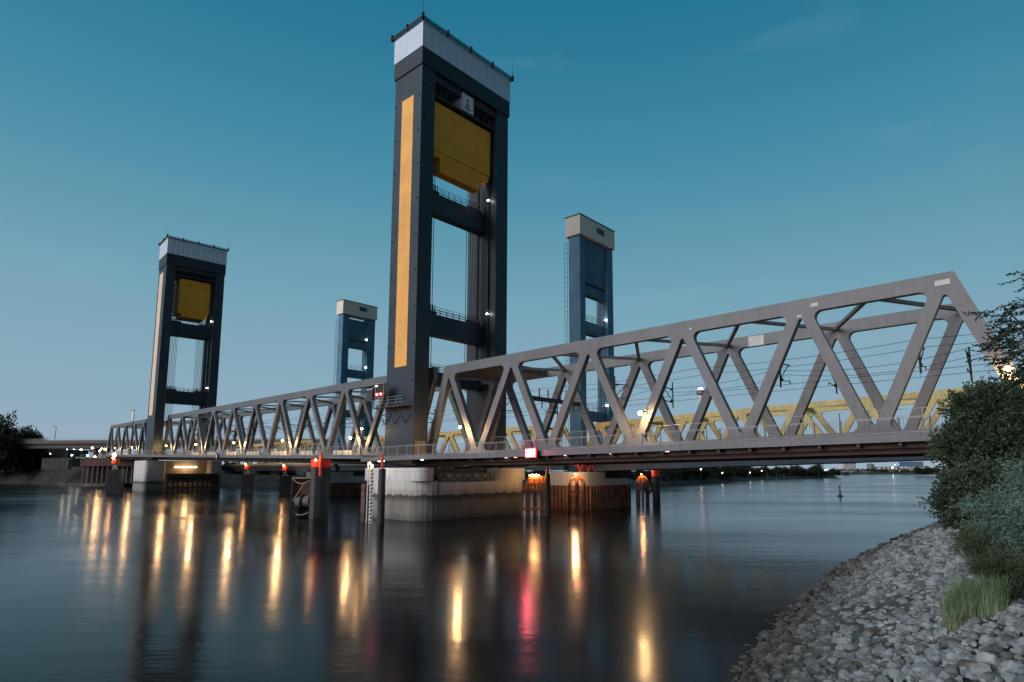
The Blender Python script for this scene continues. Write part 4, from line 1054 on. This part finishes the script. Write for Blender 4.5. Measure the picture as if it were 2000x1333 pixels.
# dark shed
Y = 345; xa, xb = column_x(97, 885, Y), column_x(132, 885, Y)
sh = thing('shed', ((xa+xb)/2, Y, 8), 'dark flat-roofed shed beneath the viaduct at the far left', 'shed')
MB().cube(((xa+xb)/2, Y+8, (height(879.5, Y)+6)/2), (xb-xa, 16, height(879.5, Y)-6)).build('shed_wall', mat('dark_shed_wall', (.05, .055, .06), .8), sh)
MB().cube(((xa+xb)/2, Y+8, height(879.5, Y)+.2), (xb-xa+1, 17, .4)).build('shed_roof', dark2, sh)
wd = MB()
for i in range(5): wd.cube((xa+2+i*(xb-xa-4)/4, Y-.03, height(887, Y)), (1.0, .06, .8))
wd.build('window', mat('dark_window_glass', (.04, .05, .06), .15), sh)

# ------------------------------------------------------------------ far right skyline
def far_block(px0, px1, py0, py1, Y, d, label, m, cat='building', name='warehouse', ribs=0, roof=True):
    xa, xb = column_x(px0, py0, Y), column_x(px1, py0, Y); zt = height(py0, Y); zb = height(py1, Y)
    root = thing(name, ((xa+xb)/2, Y, zb), label, cat)
    MB().cube(((xa+xb)/2, Y+d/2, (zt+zb)/2), (xb-xa, d, zt-zb)).build('wall', m, root)
    if roof: MB().cube(((xa+xb)/2, Y+d/2, zt+.5), (xb-xa+2, d+2, 1)).build('roof', MATS['viaduct_concrete'], root)
    if ribs:
        r_ = MB()
        for i in range(ribs): r_.cube((xa+(xb-xa)*(i+.5)/ribs, Y-.3, (zt+zb)/2), ((xb-xa)/ribs*.35, .8, zt-zb))
        r_.build('rib', mat('grey_rib', (.28, .27, .28), .7), root)
    return root
lit_w = mat('pale_industrial_wall', (.62, .58, .56), .7, 0, .1, .05)
Y = 1420
far_block(1647.5, 1671, 906, 923, Y, 30, 'tall white silo block on the far right shore', lit_w, 'silo', 'silo', ribs=7)
far_block(1672, 1713, 917.5, 923.5, Y, 40, 'long low white warehouse right of the white silo block', lit_w, ribs=0)
far_block(1641, 1672, 919.5, 924, Y-30, 20, 'low white shed in front of the silo block on the far shore', lit_w)
far_block(1713, 1737, 918, 923, Y-10, 30, 'dark low warehouse in the middle of the far right shore', dark2)
far_block(1776, 1803, 903, 911, Y, 40, 'blue industrial block on the far right shore', mat('blue_industrial_wall', (.05, .14, .30), .6), ribs=6)
far_block(1772, 1812, 911.5, 921, Y-2, 40, 'white hall under the blue block on the far right shore', lit_w, ribs=8)
far_block(1718, 1757, 913, 919, Y, 40, 'pale hall left of the bright flood lamps on the far shore', lit_w, ribs=5)
far_glow = emit('faint_far_lamp', (1, .75, .45), 9)
x = column_x(1704.5, 910, Y); tk_ = thing('storage_tank', (x, Y, 5), 'round grey storage tank between silo block and the lit hall', 'tank')
MB().lathe((x, Y+10, 5), [(7.8, 0), (7.8, height(907.5, Y)-5), (2, height(905.5, Y)-5)], 24).build('tank_shell', mat('grey_tank_paint', (.17, .19, .19), .6), tk_)
x = column_x(1832, 908, 900); st = thing('storage_tank', (x, 900, 5), 'white spherical tank between the bush and the far trees', 'tank')
MB().ball((x, 900, height(908, 900)), 4.1, 20).build('tank_shell', lit_w, st, smooth=True); MB().tube([(x, 900, 4), (x, 900, height(908, 900)-3.9)], .8, 8).build('tank_leg', lit_w, st)
for i, (px, py, lb, rr) in enumerate(((1743, 914, 'brightest floodlight on the far right shore', 2.2), (1747, 908, 'highest white lamp on the far right shore', 1.0), (1756, 919, 'orange lamp on the far right shore', 1.6), (1792, 919, 'white lamp below the blue block on the far shore', 1.2), (1672, 923, 'small pinkish lamp by the white silo block', .8), (1701, 922, 'small greenish lamp in front of the long warehouse', .6), (1777, 921.5, 'small yellow lamp on the far shore left of the bush', .8), (1820, 920.5, 'warm lamp glimpsed beside the bush on the far shore', 1.0))):
    pole_lamp(column_x(px, py, Y-20), Y-20, 4, height(py, Y-20), lb, 0, r=rr*.6, gm=white_glow if i in (0, 1) else far_glow, group='lights on the far right shore')
for px, py, Y_, lb in ((1610, 919, 600, 'yellow lamp at the tip of the wooded spit'), (1614, 917.5, 610, 'second yellow lamp at the tip of the wooded spit'), (1368, 917, 330, 'small white lamp above the trees right of the pier'), (1410, 924, 380, 'yellow lamp shining between the trees on the wooded bank'), (1487, 920, 480, 'white lamp behind the middle of the wooded bank'), (1464, 923.5, 450, 'pale lamp low behind the wooded bank')):
    pole_lamp(column_x(px, py, Y_), Y_, 2.5, height(py, Y_), lb, 0, r=.4, gm=far_glow, group='lights along the wooded bank')
# tall chimney with pink light
Y = 640; x = column_x(1369.5, 800, Y)
ch = thing('chimney', (x, Y, 3), 'slender white chimney with a pink light at its top, far behind the near truss', 'chimney')
MB().tube([(x, Y, 3), (x, Y, height(772, Y))], [2.6, 2.0], 14).build('chimney_shaft', mat('white_chimney', (.62, .60, .62), .6, 0, .1, .05), ch)
MB().lathe((x, Y, height(772, Y)), [(2.0, 0), (4.4, .8), (4.4, 4.5), (2.4, 5.5)], 14).build('chimney_head', mat('grey_chimney_head', (.2, .2, .22), .6), ch)
MB().ball((x, Y, height(762, Y)), 3.0, 12).build('beacon', emit('pink_beacon_glow', (1, .55, .65), 3.0), ch)
# dark little beacons standing in the water by the wooded bank
for i, (px, py0, py1) in enumerate(((1500, 926, 939), (1517, 927, 937), (1532, 928, 937), (1573, 925, 934), (1599, 924, 934))):
    Y_ = CAMZ*FPX/(py1-HORIZ+.0); x = column_x(px, py1, Y_)
    root = thing('marker_post', (x, Y_, 0), 'thin dark marker post in the water by the wooded bank, %s from the left' % ordw[i], 'marker post', 'marker posts')
    MB().tube([(x, Y_, -1), (x, Y_, height(py0, Y_))], .28, 6).build('post', pile_m, root); MB().lathe((x, Y_, height(py0, Y_)-.4), [(.5, 0), (.5, .8), (.1, 1.2)], 8).build('topmark', dark2, root)
xk = column_x(1652, 927, 1000); tag(MB().cube((xk, 1000, 2), (9, 4, 7)).tube([(xk, 1000, 5.5), (xk, 1000, 9)], .5, 6).build('mooring_block', pile_m), 'dark square mooring block in the water before the white silo', 'mooring block')

# ------------------------------------------------------------------ foliage
def leaf_mat(name, col, col2, tr=.25):
    m = bpy.data.materials.new(name); m.use_nodes = True; t = m.node_tree; b = t.nodes['Principled BSDF']; b.inputs['Roughness'].default_value = .55; b.inputs['Specular IOR Level'].default_value = .3
    g = nn(t, 'ShaderNodeNewGeometry'); n = nn(t, 'ShaderNodeTexNoise'); n.inputs['Scale'].default_value = 1.3; n.inputs['Detail'].default_value = 6
    t.links.new(g.outputs['Position'], n.inputs['Vector'])
    mr = nn(t, 'ShaderNodeMapRange'); mr.inputs['From Min'].default_value = .3; mr.inputs['From Max'].default_value = .7
    t.links.new(n.outputs['Fac'], mr.inputs['Value'])
    ad = nn(t, 'ShaderNodeMath', operation='MULTIPLY_ADD'); ad.inputs[1].default_value = .5; 
    t.links.new(g.outputs['Random Per Island'], ad.inputs[0]); 
    h = nn(t, 'ShaderNodeMath', operation='MULTIPLY'); h.inputs[1].default_value = .6; t.links.new(mr.outputs[0], h.inputs[0]); t.links.new(h.outputs[0], ad.inputs[2])
    c = nn(t, 'ShaderNodeMix', data_type='RGBA'); c.inputs['A'].default_value = (*col, 1); c.inputs['B'].default_value = (*col2, 1)
    t.links.new(ad.outputs[0], c.inputs['Factor']); t.links.new(c.outputs['Result'], b.inputs['Base Color'])
    return m
leaf_dark = leaf_mat('dark_leaves', (.018, .034, .020), (.062, .092, .052))
leaf_blue = leaf_mat('grey_green_willow_leaves', (.055, .095, .072), (.17, .245, .19))
leaf_far = leaf_mat('distant_leaves', (.010, .016, .010), (.032, .044, .022))
leaf_mid = leaf_mat('mid_leaves', (.025, .040, .020), (.075, .105, .050))
def leaf(mb, p, d, s, w, rnd):
    """one folded leaf: a kinked quad pair"""
    d = d.normalized(); side = d.cross(Vector((rnd.uniform(-1,1), rnd.uniform(-1,1), rnd.uniform(-1,1)))).normalized(); up = side.cross(d)
    n = len(mb.v); a = p; m = p+d*s*.5; e = p+d*s
    mb.v += [tuple(a), tuple(m+side*w*.5+up*s*.08), tuple(e-up*s*.1), tuple(m-side*w*.5+up*s*.08)]
    mb.f.append((n, n+1, n+2, n+3))
def crown_mesh(name, m, blobs, count, size, wid, seed, lump=.55, droop=0., shell=.55):
    rnd = random.Random(seed); mb = MB(); tw = []
    tot = sum(b[3]**2 for b in blobs)
    for (bx, by, bz, br, fz) in [(b[0], b[1], b[2], b[3], b[4] if len(b) > 4 else .8) for b in blobs]:
        k = int(count*br*br/tot); per = 22
        for c in range(max(1, k//per)):
            th = rnd.uniform(0, 2*math.pi); z = rnd.uniform(-.75, 1); rr = math.sqrt(max(0, 1-z*z))
            rad = br*(shell+(1.08-shell)*rnd.random()**.6)*(1+lump*.5*noise.noise(Vector((math.cos(th)*2+bx, math.sin(th)*2+by, z*2+bz+seed))))
            dirv = Vector((rr*math.cos(th), rr*math.sin(th), z)); cc = Vector((bx, by, bz))+Vector((dirv.x*rad, dirv.y*rad, dirv.z*rad*fz))
            tdir = (dirv+Vector((rnd.uniform(-.5,.5), rnd.uniform(-.5,.5), rnd.uniform(-.2,.5)-droop))).normalized(); L = size*rnd.uniform(2.5, 5)
            for q in range(per):
                f = rnd.random(); p = cc+tdir*L*(f-.5)+Vector((rnd.gauss(0,1), rnd.gauss(0,1), rnd.gauss(0,.8)))*size*.55
                d = (tdir+Vector((rnd.uniform(-1,1), rnd.uniform(-1,1), rnd.uniform(-.8,.8)))*.9)
                if droop: d.z -= droop
                leaf(mb, p, d, size*rnd.uniform(.7, 1.3), wid*rnd.uniform(.7, 1.2), rnd)
    return mb
def plant(name, loc, blobs, m, count, size, wid, label, cat, seed, limbs=None, group=None, droop=0., lump=.55, shell=.55):
    root = thing(name, loc, label, cat, group)
    mb = crown_mesh('crown', m, [(b[0]+loc[0], b[1]+loc[1], b[2]+loc[2])+tuple(b[3:]) for b in blobs], count, size, wid, seed, lump, droop, shell)
    me = bpy.data.meshes.new('crown'); o = bpy.data.objects.new('crown', me); COL.objects.link(o)
    me.from_pydata([(v[0]-loc[0], v[1]-loc[1], v[2]-loc[2]) for v in mb.v], [], mb.f); me.materials.append(m); me.update(); o.parent = root
    tr = MB(); rnd = random.Random(seed+5)
    for b in blobs:
        top = Vector((b[0]+loc[0], b[1]+loc[1], b[2]+loc[2])); base = Vector(loc)+Vector((rnd.uniform(-.1,.1), rnd.uniform(-.1,.1), -.4))
        mid = base.lerp(top, .5)+Vector((rnd.uniform(-.1,.1), rnd.uniform(-.1,.1), .1))*b[3]
        r0 = max(.05, b[3]*.07); tr.tube([base, mid, top], [r0*1.5, r0, r0*.4], 7)
        for k in range(5):
            e = top+Vector((rnd.uniform(-1,1), rnd.uniform(-1,1), rnd.uniform(-.3,1)))*b[3]*.75; tr.tube([mid.lerp(top, rnd.random()), e], [r0*.45, r0*.12], 5)
    tr.build('trunk', bark, root)
    return root

# far trees: one of each kind, then copies
def far_tree(seed, h, label):
    rnd = random.Random(seed); r = h*.36
    bl = [(rnd.uniform(-.5,.5)*r, rnd.uniform(-.5,.5)*r, h*(.45+.15*i)+rnd.uniform(-.05,.05)*h, r*(1.05-.15*i), .8) for i in range(3)]
    bl += [(r*.45, 0, h*.14, r*.75, .7), (-r*.45, r*.2, h*.12, r*.7, .7)]
    for i in range(4): a = rnd.uniform(0, 6.28); bl.append((math.cos(a)*r*.7, math.sin(a)*r*.7, h*rnd.uniform(.3,.6), r*rnd.uniform(.45,.7), .85))
    return plant('tree', (0, 0, 0), bl, leaf_far, 7500, h*.06, h*.042, label, 'tree', seed, shell=.2)
protos = [far_tree(11, 10, ''), far_tree(12, 10, ''), far_tree(13, 10, '')]
ORD = 'first second third fourth fifth sixth seventh eighth ninth tenth eleventh twelfth thirteenth fourteenth fifteenth sixteenth seventeenth eighteenth nineteenth twentieth'.split()
ORD += ['twenty-'+w for w in ORD[:9]]+['thirtieth']+['thirty-'+w for w in ORD[:9]]
rnd = random.Random(3); cnt = 0
def put_tree(px, py_top, Y, gz, label, group, sxy=1.0):
    global cnt
    h = height(py_top, Y)-gz; s = h/10.6
    pr = protos[cnt % 3]; o = pr if cnt < 3 else copy_tree(pr); cnt += 1
    o.location = (column_x(px, 915, Y), Y, gz); o.rotation_euler.z = rnd.uniform(0, 6.28); o.scale = (s*sxy, s*sxy, s)
    o['label'] = label; o['group'] = group
# wooded bank on the right: trees one can tell apart along the water
nt = 34
for i in range(nt):
    k = i/(nt-1); px = 1292+(1636-1292)*k
    # waterline of that bank
    Yw = 285+345*k**1.0
    top = 907+6*k**.7+4.5*math.sin(i*1.9)+rnd.uniform(-2.5, 2.5)
    if k > .93: top += 4
    if px in (): pass
    put_tree(px, min(top, 921), Yw+8+rnd.uniform(0, 14), 2.2, 'dark tree on the wooded right bank, %s from the left' % ORD[i], 'trees on the wooded right bank', sxy=1.25)
for i in range(16):                     # left bank big trees
    px = rnd.uniform(-60, 78); 
    top = [846, 838, 842, 850, 822, 836, 848, 845, 855, 840, 852, 862, 870, 875, 868, 858][i]
    px = [-45, -28, -12, 0, 8, 16, 24, 32, 40, 47, 54, 61, 68, 75, 81, 87][i]; top = [830, 832, 826, 838, 842, 848, 842, 838, 836, 840, 846, 852, 858, 866, 874, 886][i]
    put_tree(px, top, 318+rnd.uniform(-5, 30), 7.0, 'big dark tree on the far left bank, %s from the left' % ORD[i], 'trees on the far left bank', sxy=.75)
put_tree(-3, 812, 305, 7.0, 'tallest dark tree, cut by the left edge of the picture', 'trees on the far left bank', .5)
for i in range(12):                     # low trees seen under and through the bridge
    px = 445+rnd.uniform(0, 100)+i*26; Yw = 262-max(0, (px-450))*.11
    put_tree(px, 896+rnd.uniform(0, 18), Yw+12, 3.5, 'dark tree on the shore behind the lift span, %s from the left' % ORD[i], 'trees behind the bridge', 1.3)
for i in range(14):
    px = 1005+i*20+rnd.uniform(-6, 6); put_tree(px, 914+rnd.uniform(0, 6), 232+rnd.uniform(0, 20)+i*3, 2.5, 'dark tree on the far shore behind the white-topped pier, %s from the left' % ORD[i], 'trees behind the pier', 1.3)
put_tree(676, 868, 205, 3.5, 'dark tree rising behind the yellow truss left of the tall tower', 'trees behind the bridge', 1.1)
for i in range(5): put_tree(1793+i*9, 912+i % 2*3, 800, 3, 'dark far tree by the white spherical tank, %s from the left' % ORD[i], 'trees by the far tank', 1.3)
bl = [(column_x(1640+i*6.2, 921, 1385), 1385+rnd.uniform(0, 20), 4+rnd.uniform(1, 4), rnd.uniform(4, 7), .7) for i in range(64)]
mb = crown_mesh('wood', leaf_far, bl, 16000, 1.6, 1.1, 5); o = mb.build('far_wood', leaf_far)
tag(o, 'low dark line of trees and scrub along the distant right shoreline', 'woodland'); o['kind'] = 'stuff'

# ------------------------------------------------------------------ right bank: bushes
def bz(x, y): return bank_z(x, y)
def bush(px, Y, blobs, m, count, size, wid, label, seed, droop=0., name='bush', shell=.5):
    x = column_x(px, 921, Y); z = bz(x, Y)
    bl = [(column_x(bpx, bpy, Y+dy)-x, dy, height(bpy, Y+dy)-z, r_, fz) for (bpx, bpy, dy, r_, fz) in blobs]
    return plant(name, (x, Y, z), bl, m, count, size, wid, label, 'bush' if name == 'bush' else 'tree', seed, droop=droop, shell=shell)
bush(1925, 30, [(1925, 800, 0, 1.3, .8), (1880, 795, .5, .75, .7), (1960, 815, .8, 1.5, .9), (1905, 870, -.3, 1.3, .8), (1864, 880, .2, .85, .8), (1940, 880, 0, 1.9, .9), (1990, 860, .8, 1.5, 1), (2010, 790, 1, 1.6, 1), (1990, 925, .5, 1.6, 1), (1935, 775, .6, .7, .8), (1870, 835, .5, .55, .7), (1905, 925, .3, 1.1, .8)],
     leaf_dark, 36000, .20, .11, 'big dark leafy tree over the right bank, hiding the bridge end', 41, name='tree')
bush(1900, 27, [(1900, 980, 0, 1.2, .75), (1862, 985, .3, .75, .7), (1920, 950, .4, 1.2, .8), (1862, 945, .4, .5, .6), (1945, 990, .3, 1.3, .8), (1985, 960, .6, 1.2, .9), (1888, 1012, -.2, .8, .6), (1920, 1030, -.4, .8, .6)],
     leaf_dark, 25000, .17, .10, 'dark low bush hanging over the water side of the stone bank', 42)
bush(1955, 18.5, [(1970, 1018, 0, .5, .8), (2004, 965, .4, .55, .9), (1922, 1030, .2, .36, .6), (2010, 1035, -.4, .7, .8), (1975, 1072, -.3, .5, .6), (1948, 985, .5, .33, .7), (1905, 990, .6, .3, .5), (1990, 1100, -.5, .4, .6), (1950, 1045, -.2, .35, .5), (2010, 920, .6, .4, .7)],
     leaf_blue, 21000, .15, .028, 'grey-green willow bush with narrow leaves at the right edge', 43, droop=.25)
bush(1950, 17.2, [(1912, 1075, .5, .42, .6), (1940, 1105, 0, .5, .55), (1898, 1050, .9, .35, .6), (1968, 1120, -.2, .45, .6), (1990, 1150, -.5, .45, .6), (1925, 1120, .2, .3, .5), (2005, 1120, -.2, .5, .7)],
     leaf_mid, 15000, .10, .022, 'brownish scrub at the foot of the willow on the stone bank', 44)
# overhanging branches, upper right
x, Yb = column_x(2060, 700, 10.5), 10.5
ob = thing('tree', (x, Yb, bz(x, Yb)), 'feathery tree leaning into the upper right corner of the picture', 'tree')
rnd2 = random.Random(9); tr = MB(); lv = MB()
base = Vector((x, Yb, bz(x, Yb)-.3)); fork = Vector((x+.2, Yb, height(820, Yb)))
tr.tube([base, base.lerp(fork, .5)+Vector((.25, 0, 0)), fork], [.16, .12, .09], 8)
for (px, py, w_) in ((2015, 520, 1), (2000, 560, .8), (1945, 598, 1.0), (1965, 640, 1.2), (1985, 680, 1.5), (1930, 690, .5), (1990, 720, 1.4), (1945, 665, .7), (1975, 600, 1.0), (2005, 640, 1.5), (1990, 760, 1.0)):
    tip = Vector((column_x(px, py, Yb), Yb+rnd2.uniform(-.6, .6), height(py, Yb))); mid = fork.lerp(tip, .5)+Vector((.15, 0, .25)); tr.tube([fork, mid, tip], [.045, .025, .006], 6)
    for s in range(int(20*w_)):
        f = rnd2.random()**.6; p0 = mid.lerp(tip, f)+Vector((rnd2.gauss(0,.2), rnd2.gauss(0,.22), rnd2.gauss(0,.13)))
        d = Vector((-1, rnd2.uniform(-.6,.6), rnd2.uniform(-.75,.25))).normalized(); e = p0+d*.30
        tr.tube([p0, e], [.004, .002], 4)
        for q in range(13):
            p = p0.lerp(e, q/12); dd = (d+Vector((rnd2.uniform(-.6,.6), rnd2.uniform(-.8,.8), rnd2.uniform(-.9,.7)))); leaf(lv, p, dd, rnd2.uniform(.06, .10), .028, rnd2)
tr.build('trunk', bark, ob)
me = bpy.data.meshes.new('crown'); o = bpy.data.objects.new('crown', me); COL.objects.link(o); oo = Vector(ob['org'])
me.from_pydata([tuple(Vector(v)-oo) for v in lv.v], [], lv.f); me.materials.append(leaf_far); me.update(); o.parent = ob

# reeds tuft
grass_blade = leaf_mat('reed_blades', (.085, .135, .070), (.22, .29, .155))
def ground_at(px, py):
    Y = 5.0
    while Y < 200:
        x = column_x(px, py, Y)
        if height(py, Y) <= bz(x, Y): return x, Y
        Y += .05
    return x, Y
def tuft(px, py, Y, wid_, h, n, label, seed):
    rnd = random.Random(seed); x, Y = ground_at(px, py); lb = MB(); z0 = bz(x, Y)
    for i in range(n):
        a = rnd.uniform(0, 6.28); r = rnd.random()**.6*wid_; bx, by = x+r*math.cos(a), Y+r*.7*math.sin(a); b0 = Vector((bx, by, bz(bx, by)+.05))
        hh = h*rnd.uniform(.35, 1.1)*(1+.25*noise.noise(Vector((bx*3, by*3, 1))))*(1-.25*r/wid_); ln = Vector((math.cos(a)*.07+rnd.gauss(0,.14), math.sin(a)*.07+rnd.gauss(0,.14), 0))*hh; w_ = rnd.uniform(.006, .013); sd = Vector((rnd.uniform(-1,1), rnd.uniform(-.4,.4), 0)).normalized()*w_
        p = [b0, b0+ln*.2+Vector((0,0,hh*.5)), b0+ln*.6+Vector((0,0,hh*.85)), b0+ln+Vector((0,0,hh))]; k = len(lb.v)
        for j, q in enumerate(p): lb.v += [tuple(q-sd*(1-j*.3)), tuple(q+sd*(1-j*.3))]
        for j in range(3): lb.f.append((k+2*j, k+2*j+1, k+2*j+3, k+2*j+2))
    me = bpy.data.meshes.new('reed_tuft'); o = bpy.data.objects.new('reed_tuft', me); COL.objects.link(o); me.from_pydata(lb.v, [], lb.f); me.materials.append(grass_blade); me.update()
    tag(o, label, 'reeds')
tuft(1880, 1222, 14.4, .46, 1.10, 1700, 'left and nearer clump of the bright green reeds on the stones', 1)
tuft(1937, 1205, 15.0, .42, 1.05, 1500, 'right clump of the bright green reeds on the stones, beside the willow', 2)
tuft(1862, 1240, 13.6, .2, .7, 350, 'small low tuft of reeds at the foot of the green clumps', 3)

# ------------------------------------------------------------------ riprap
def rock_mesh(seed, sub):
    rnd = random.Random(seed); bm = bmesh.new(); bmesh.ops.create_icosphere(bm, subdivisions=sub, radius=1)
    planes = []
    for k in range(11):
        d = Vector((rnd.uniform(-1,1), rnd.uniform(-1,1), rnd.uniform(-1,1))).normalized(); planes.append((d, rnd.uniform(.52, .85)))
    for v in bm.verts:
        for d, h in planes:
            k = v.co.dot(d)-h
            if k > 0: v.co -= d*k*.98
        v.co *= 1+.07*noise.noise(v.co*2.2+Vector((seed, 0, 0)))
    bmesh.ops.scale(bm, vec=(1.0, rnd.uniform(.65, .95), rnd.uniform(.5, .75)), verts=bm.verts)
    return bm
def stone_mat():
    m = mat('riprap_stone', (.265, .29, .29), .85, 0, .25, 5, .8, 16, col2=(.12, .125, .125)); t = m.node_tree; b = t.nodes['Principled BSDF']
    src = b.inputs['Base Color'].links[0].from_socket; g = nn(t, 'ShaderNodeNewGeometry'); oi = nn(t, 'ShaderNodeObjectInfo')
    ad = nn(t, 'ShaderNodeMath', operation='ADD'); t.links.new(g.outputs['Random Per Island'], ad.inputs[0]); t.links.new(oi.outputs['Random'], ad.inputs[1])
    fr = nn(t, 'ShaderNodeMath', operation='FRACT'); t.links.new(ad.outputs[0], fr.inputs[0])
    r = nn(t, 'ShaderNodeValToRGB'); e = r.color_ramp; e.elements[0].color = (.40, .36, .32, 1); e.elements[1].color = (1.25, 1.24, 1.22, 1); el = e.elements.new(.35); el.color = (.82, .84, .86, 1)
    t.links.new(fr.outputs[0], r.inputs[0]); x = nn(t, 'ShaderNodeMix', data_type='RGBA', blend_type='MULTIPLY'); x.inputs['Factor'].default_value = 1
    t.links.new(src, x.inputs['A']); t.links.new(r.outputs[0], x.inputs['B'])
    # stones near the water stay wet and silted dark
    sp = nn(t, 'ShaderNodeSeparateXYZ'); t.links.new(g.outputs['Position'], sp.inputs[0]); mr = nn(t, 'ShaderNodeMapRange'); mr.inputs['From Min'].default_value = .35; mr.inputs['From Max'].default_value = 1.6; mr.inputs['To Min'].default_value = 1; mr.inputs['To Max'].default_value = 0
    t.links.new(sp.outputs['Z'], mr.inputs['Value']); y = nn(t, 'ShaderNodeMix', data_type='RGBA', blend_type='MULTIPLY'); y.inputs['B'].default_value = (.30, .26, .235, 1)
    t.links.new(mr.outputs[0], y.inputs['Factor']); t.links.new(x.outputs['Result'], y.inputs['A']); t.links.new(y.outputs['Result'], b.inputs['Base Color'])
    return m
stone_m = stone_mat()
hi = []
for s in range(8):
    bm = rock_mesh(s, 3); me = bpy.data.meshes.new('stone'); bm.to_mesh(me); bm.free(); me.materials.append(stone_m); hi.append(me)
    lo_ = []
for s in range(8):
    bm = rock_mesh(s+20, 2); lo_.append(([v.co.copy() for v in bm.verts], [tuple(v.index for v in f.verts) for f in bm.faces])); bm.free()
rnd = random.Random(77); spots = []
def wl_x(y):
    for (ax, ay), (bx, by) in zip(WL[:-1], WL[1:]):
        if ay <= y <= by: return ax+(bx-ax)*(y-ay)/(by-ay)
y = 7.0
while y < 62:
    step = .165 if y < 24 else .165+(y-24)*.009
    maxd = 15 if y < 34 else 16
    d = -.5
    while d < maxd:
        x = wl_x(y)+d*1.16+rnd.uniform(-.12, .12); yy = y+rnd.uniform(-.13, .13)
        if x < .90*yy+.8 and x < yy*.80+4:
            s = rnd.choice((.08, .10, .13, .16, .10, .14, .20, .12, .24))*rnd.uniform(.8, 1.2)*(1 if y < 24 else 1+.015*(y-24)); spots.append((x, yy, s))
        d += step*1.15
    y += step
spots.sort(key=lambda q: -q[2]/math.hypot(q[0], q[1]) if True else 0)
def in_view(x, y, z):
    fx = 1050+1200*x/y; fy = 921+1200*(6.3-z)/y; return fx < 2010 and fy < 1345 and fx > 0
inside = [q for q in spots if in_view(q[0], q[1], bz(q[0], q[1]))]; rest = [q for q in spots if not in_view(q[0], q[1], bz(q[0], q[1]))]
near_st, far_st = inside[:300], inside[300:]+rest
def orient(x, y):
    return Matrix.Rotation(rnd.uniform(0, 6.28), 4, 'Z') @ Matrix.Rotation(rnd.uniform(-.5, .5), 4, 'X') @ Matrix.Rotation(rnd.uniform(-.5, .5), 4, 'Y')
for i, (x, y, s) in enumerate(near_st):
    o = bpy.data.objects.new('stone', hi[i % 8]); COL.objects.link(o); o.matrix_world = Matrix.Translation((x, y, bz(x, y)+s*.30+rnd.uniform(-.03, .08))) @ orient(x, y) @ Matrix.Scale(s*1.05, 4)
    tag(o, 'large grey riprap stone in the nearest part of the stone bank, bottom right', 'stone', 'nearest riprap stones')
vv, ffc = [], []
for i, (x, y, s) in enumerate(far_st):
    vs, fs = lo_[i % 8]; M = Matrix.Translation((x, y, bz(x, y)+s*.28+rnd.uniform(-.04, .07))) @ orient(x, y) @ Matrix.Scale(s*1.05, 4); n = len(vv)
    vv += [tuple(M @ q) for q in vs]; ffc += [tuple(n+k for k in f) for f in fs]
me = bpy.data.meshes.new('riprap'); me.from_pydata(vv, [], ffc); me.materials.append(stone_m); me.update(); o = bpy.data.objects.new('riprap', me); COL.objects.link(o)
tag(o, 'sloping bank of countless smaller grey riprap stones running back to the bridge', 'riprap'); o['kind'] = 'stuff'
# stones on the far left bank
vv, ffc = [], []
for i in range(2600):
    k = rnd.random(); a = rnd.random(); x = -335+k*150; yb = 329+(-288-x)*.42 if x < -225 else 290+(-225-x)*.63
    if x < -288: yb = 329+(-288-x)*.23
    f = a; y = yb+f*9; z = -.4+f*5.2; s = rnd.uniform(.35, .8); vs, fs = lo_[i % 8]; M = Matrix.Translation((x, y, z)) @ orient(x, y) @ Matrix.Scale(s, 4); n = len(vv)
    vv += [tuple(M @ q) for q in vs]; ffc += [tuple(n+q for q in ff_) for ff_ in fs]
me = bpy.data.meshes.new('riprap'); me.from_pydata(vv, [], ffc); me.materials.append(mat('far_bank_stone', (.17, .16, .145), .9, 0, .3, .8)); me.update(); o = bpy.data.objects.new('riprap', me); COL.objects.link(o)
tag(o, 'dim rubble stones along the waterline of the far left bank', 'riprap'); o['kind'] = 'stuff'
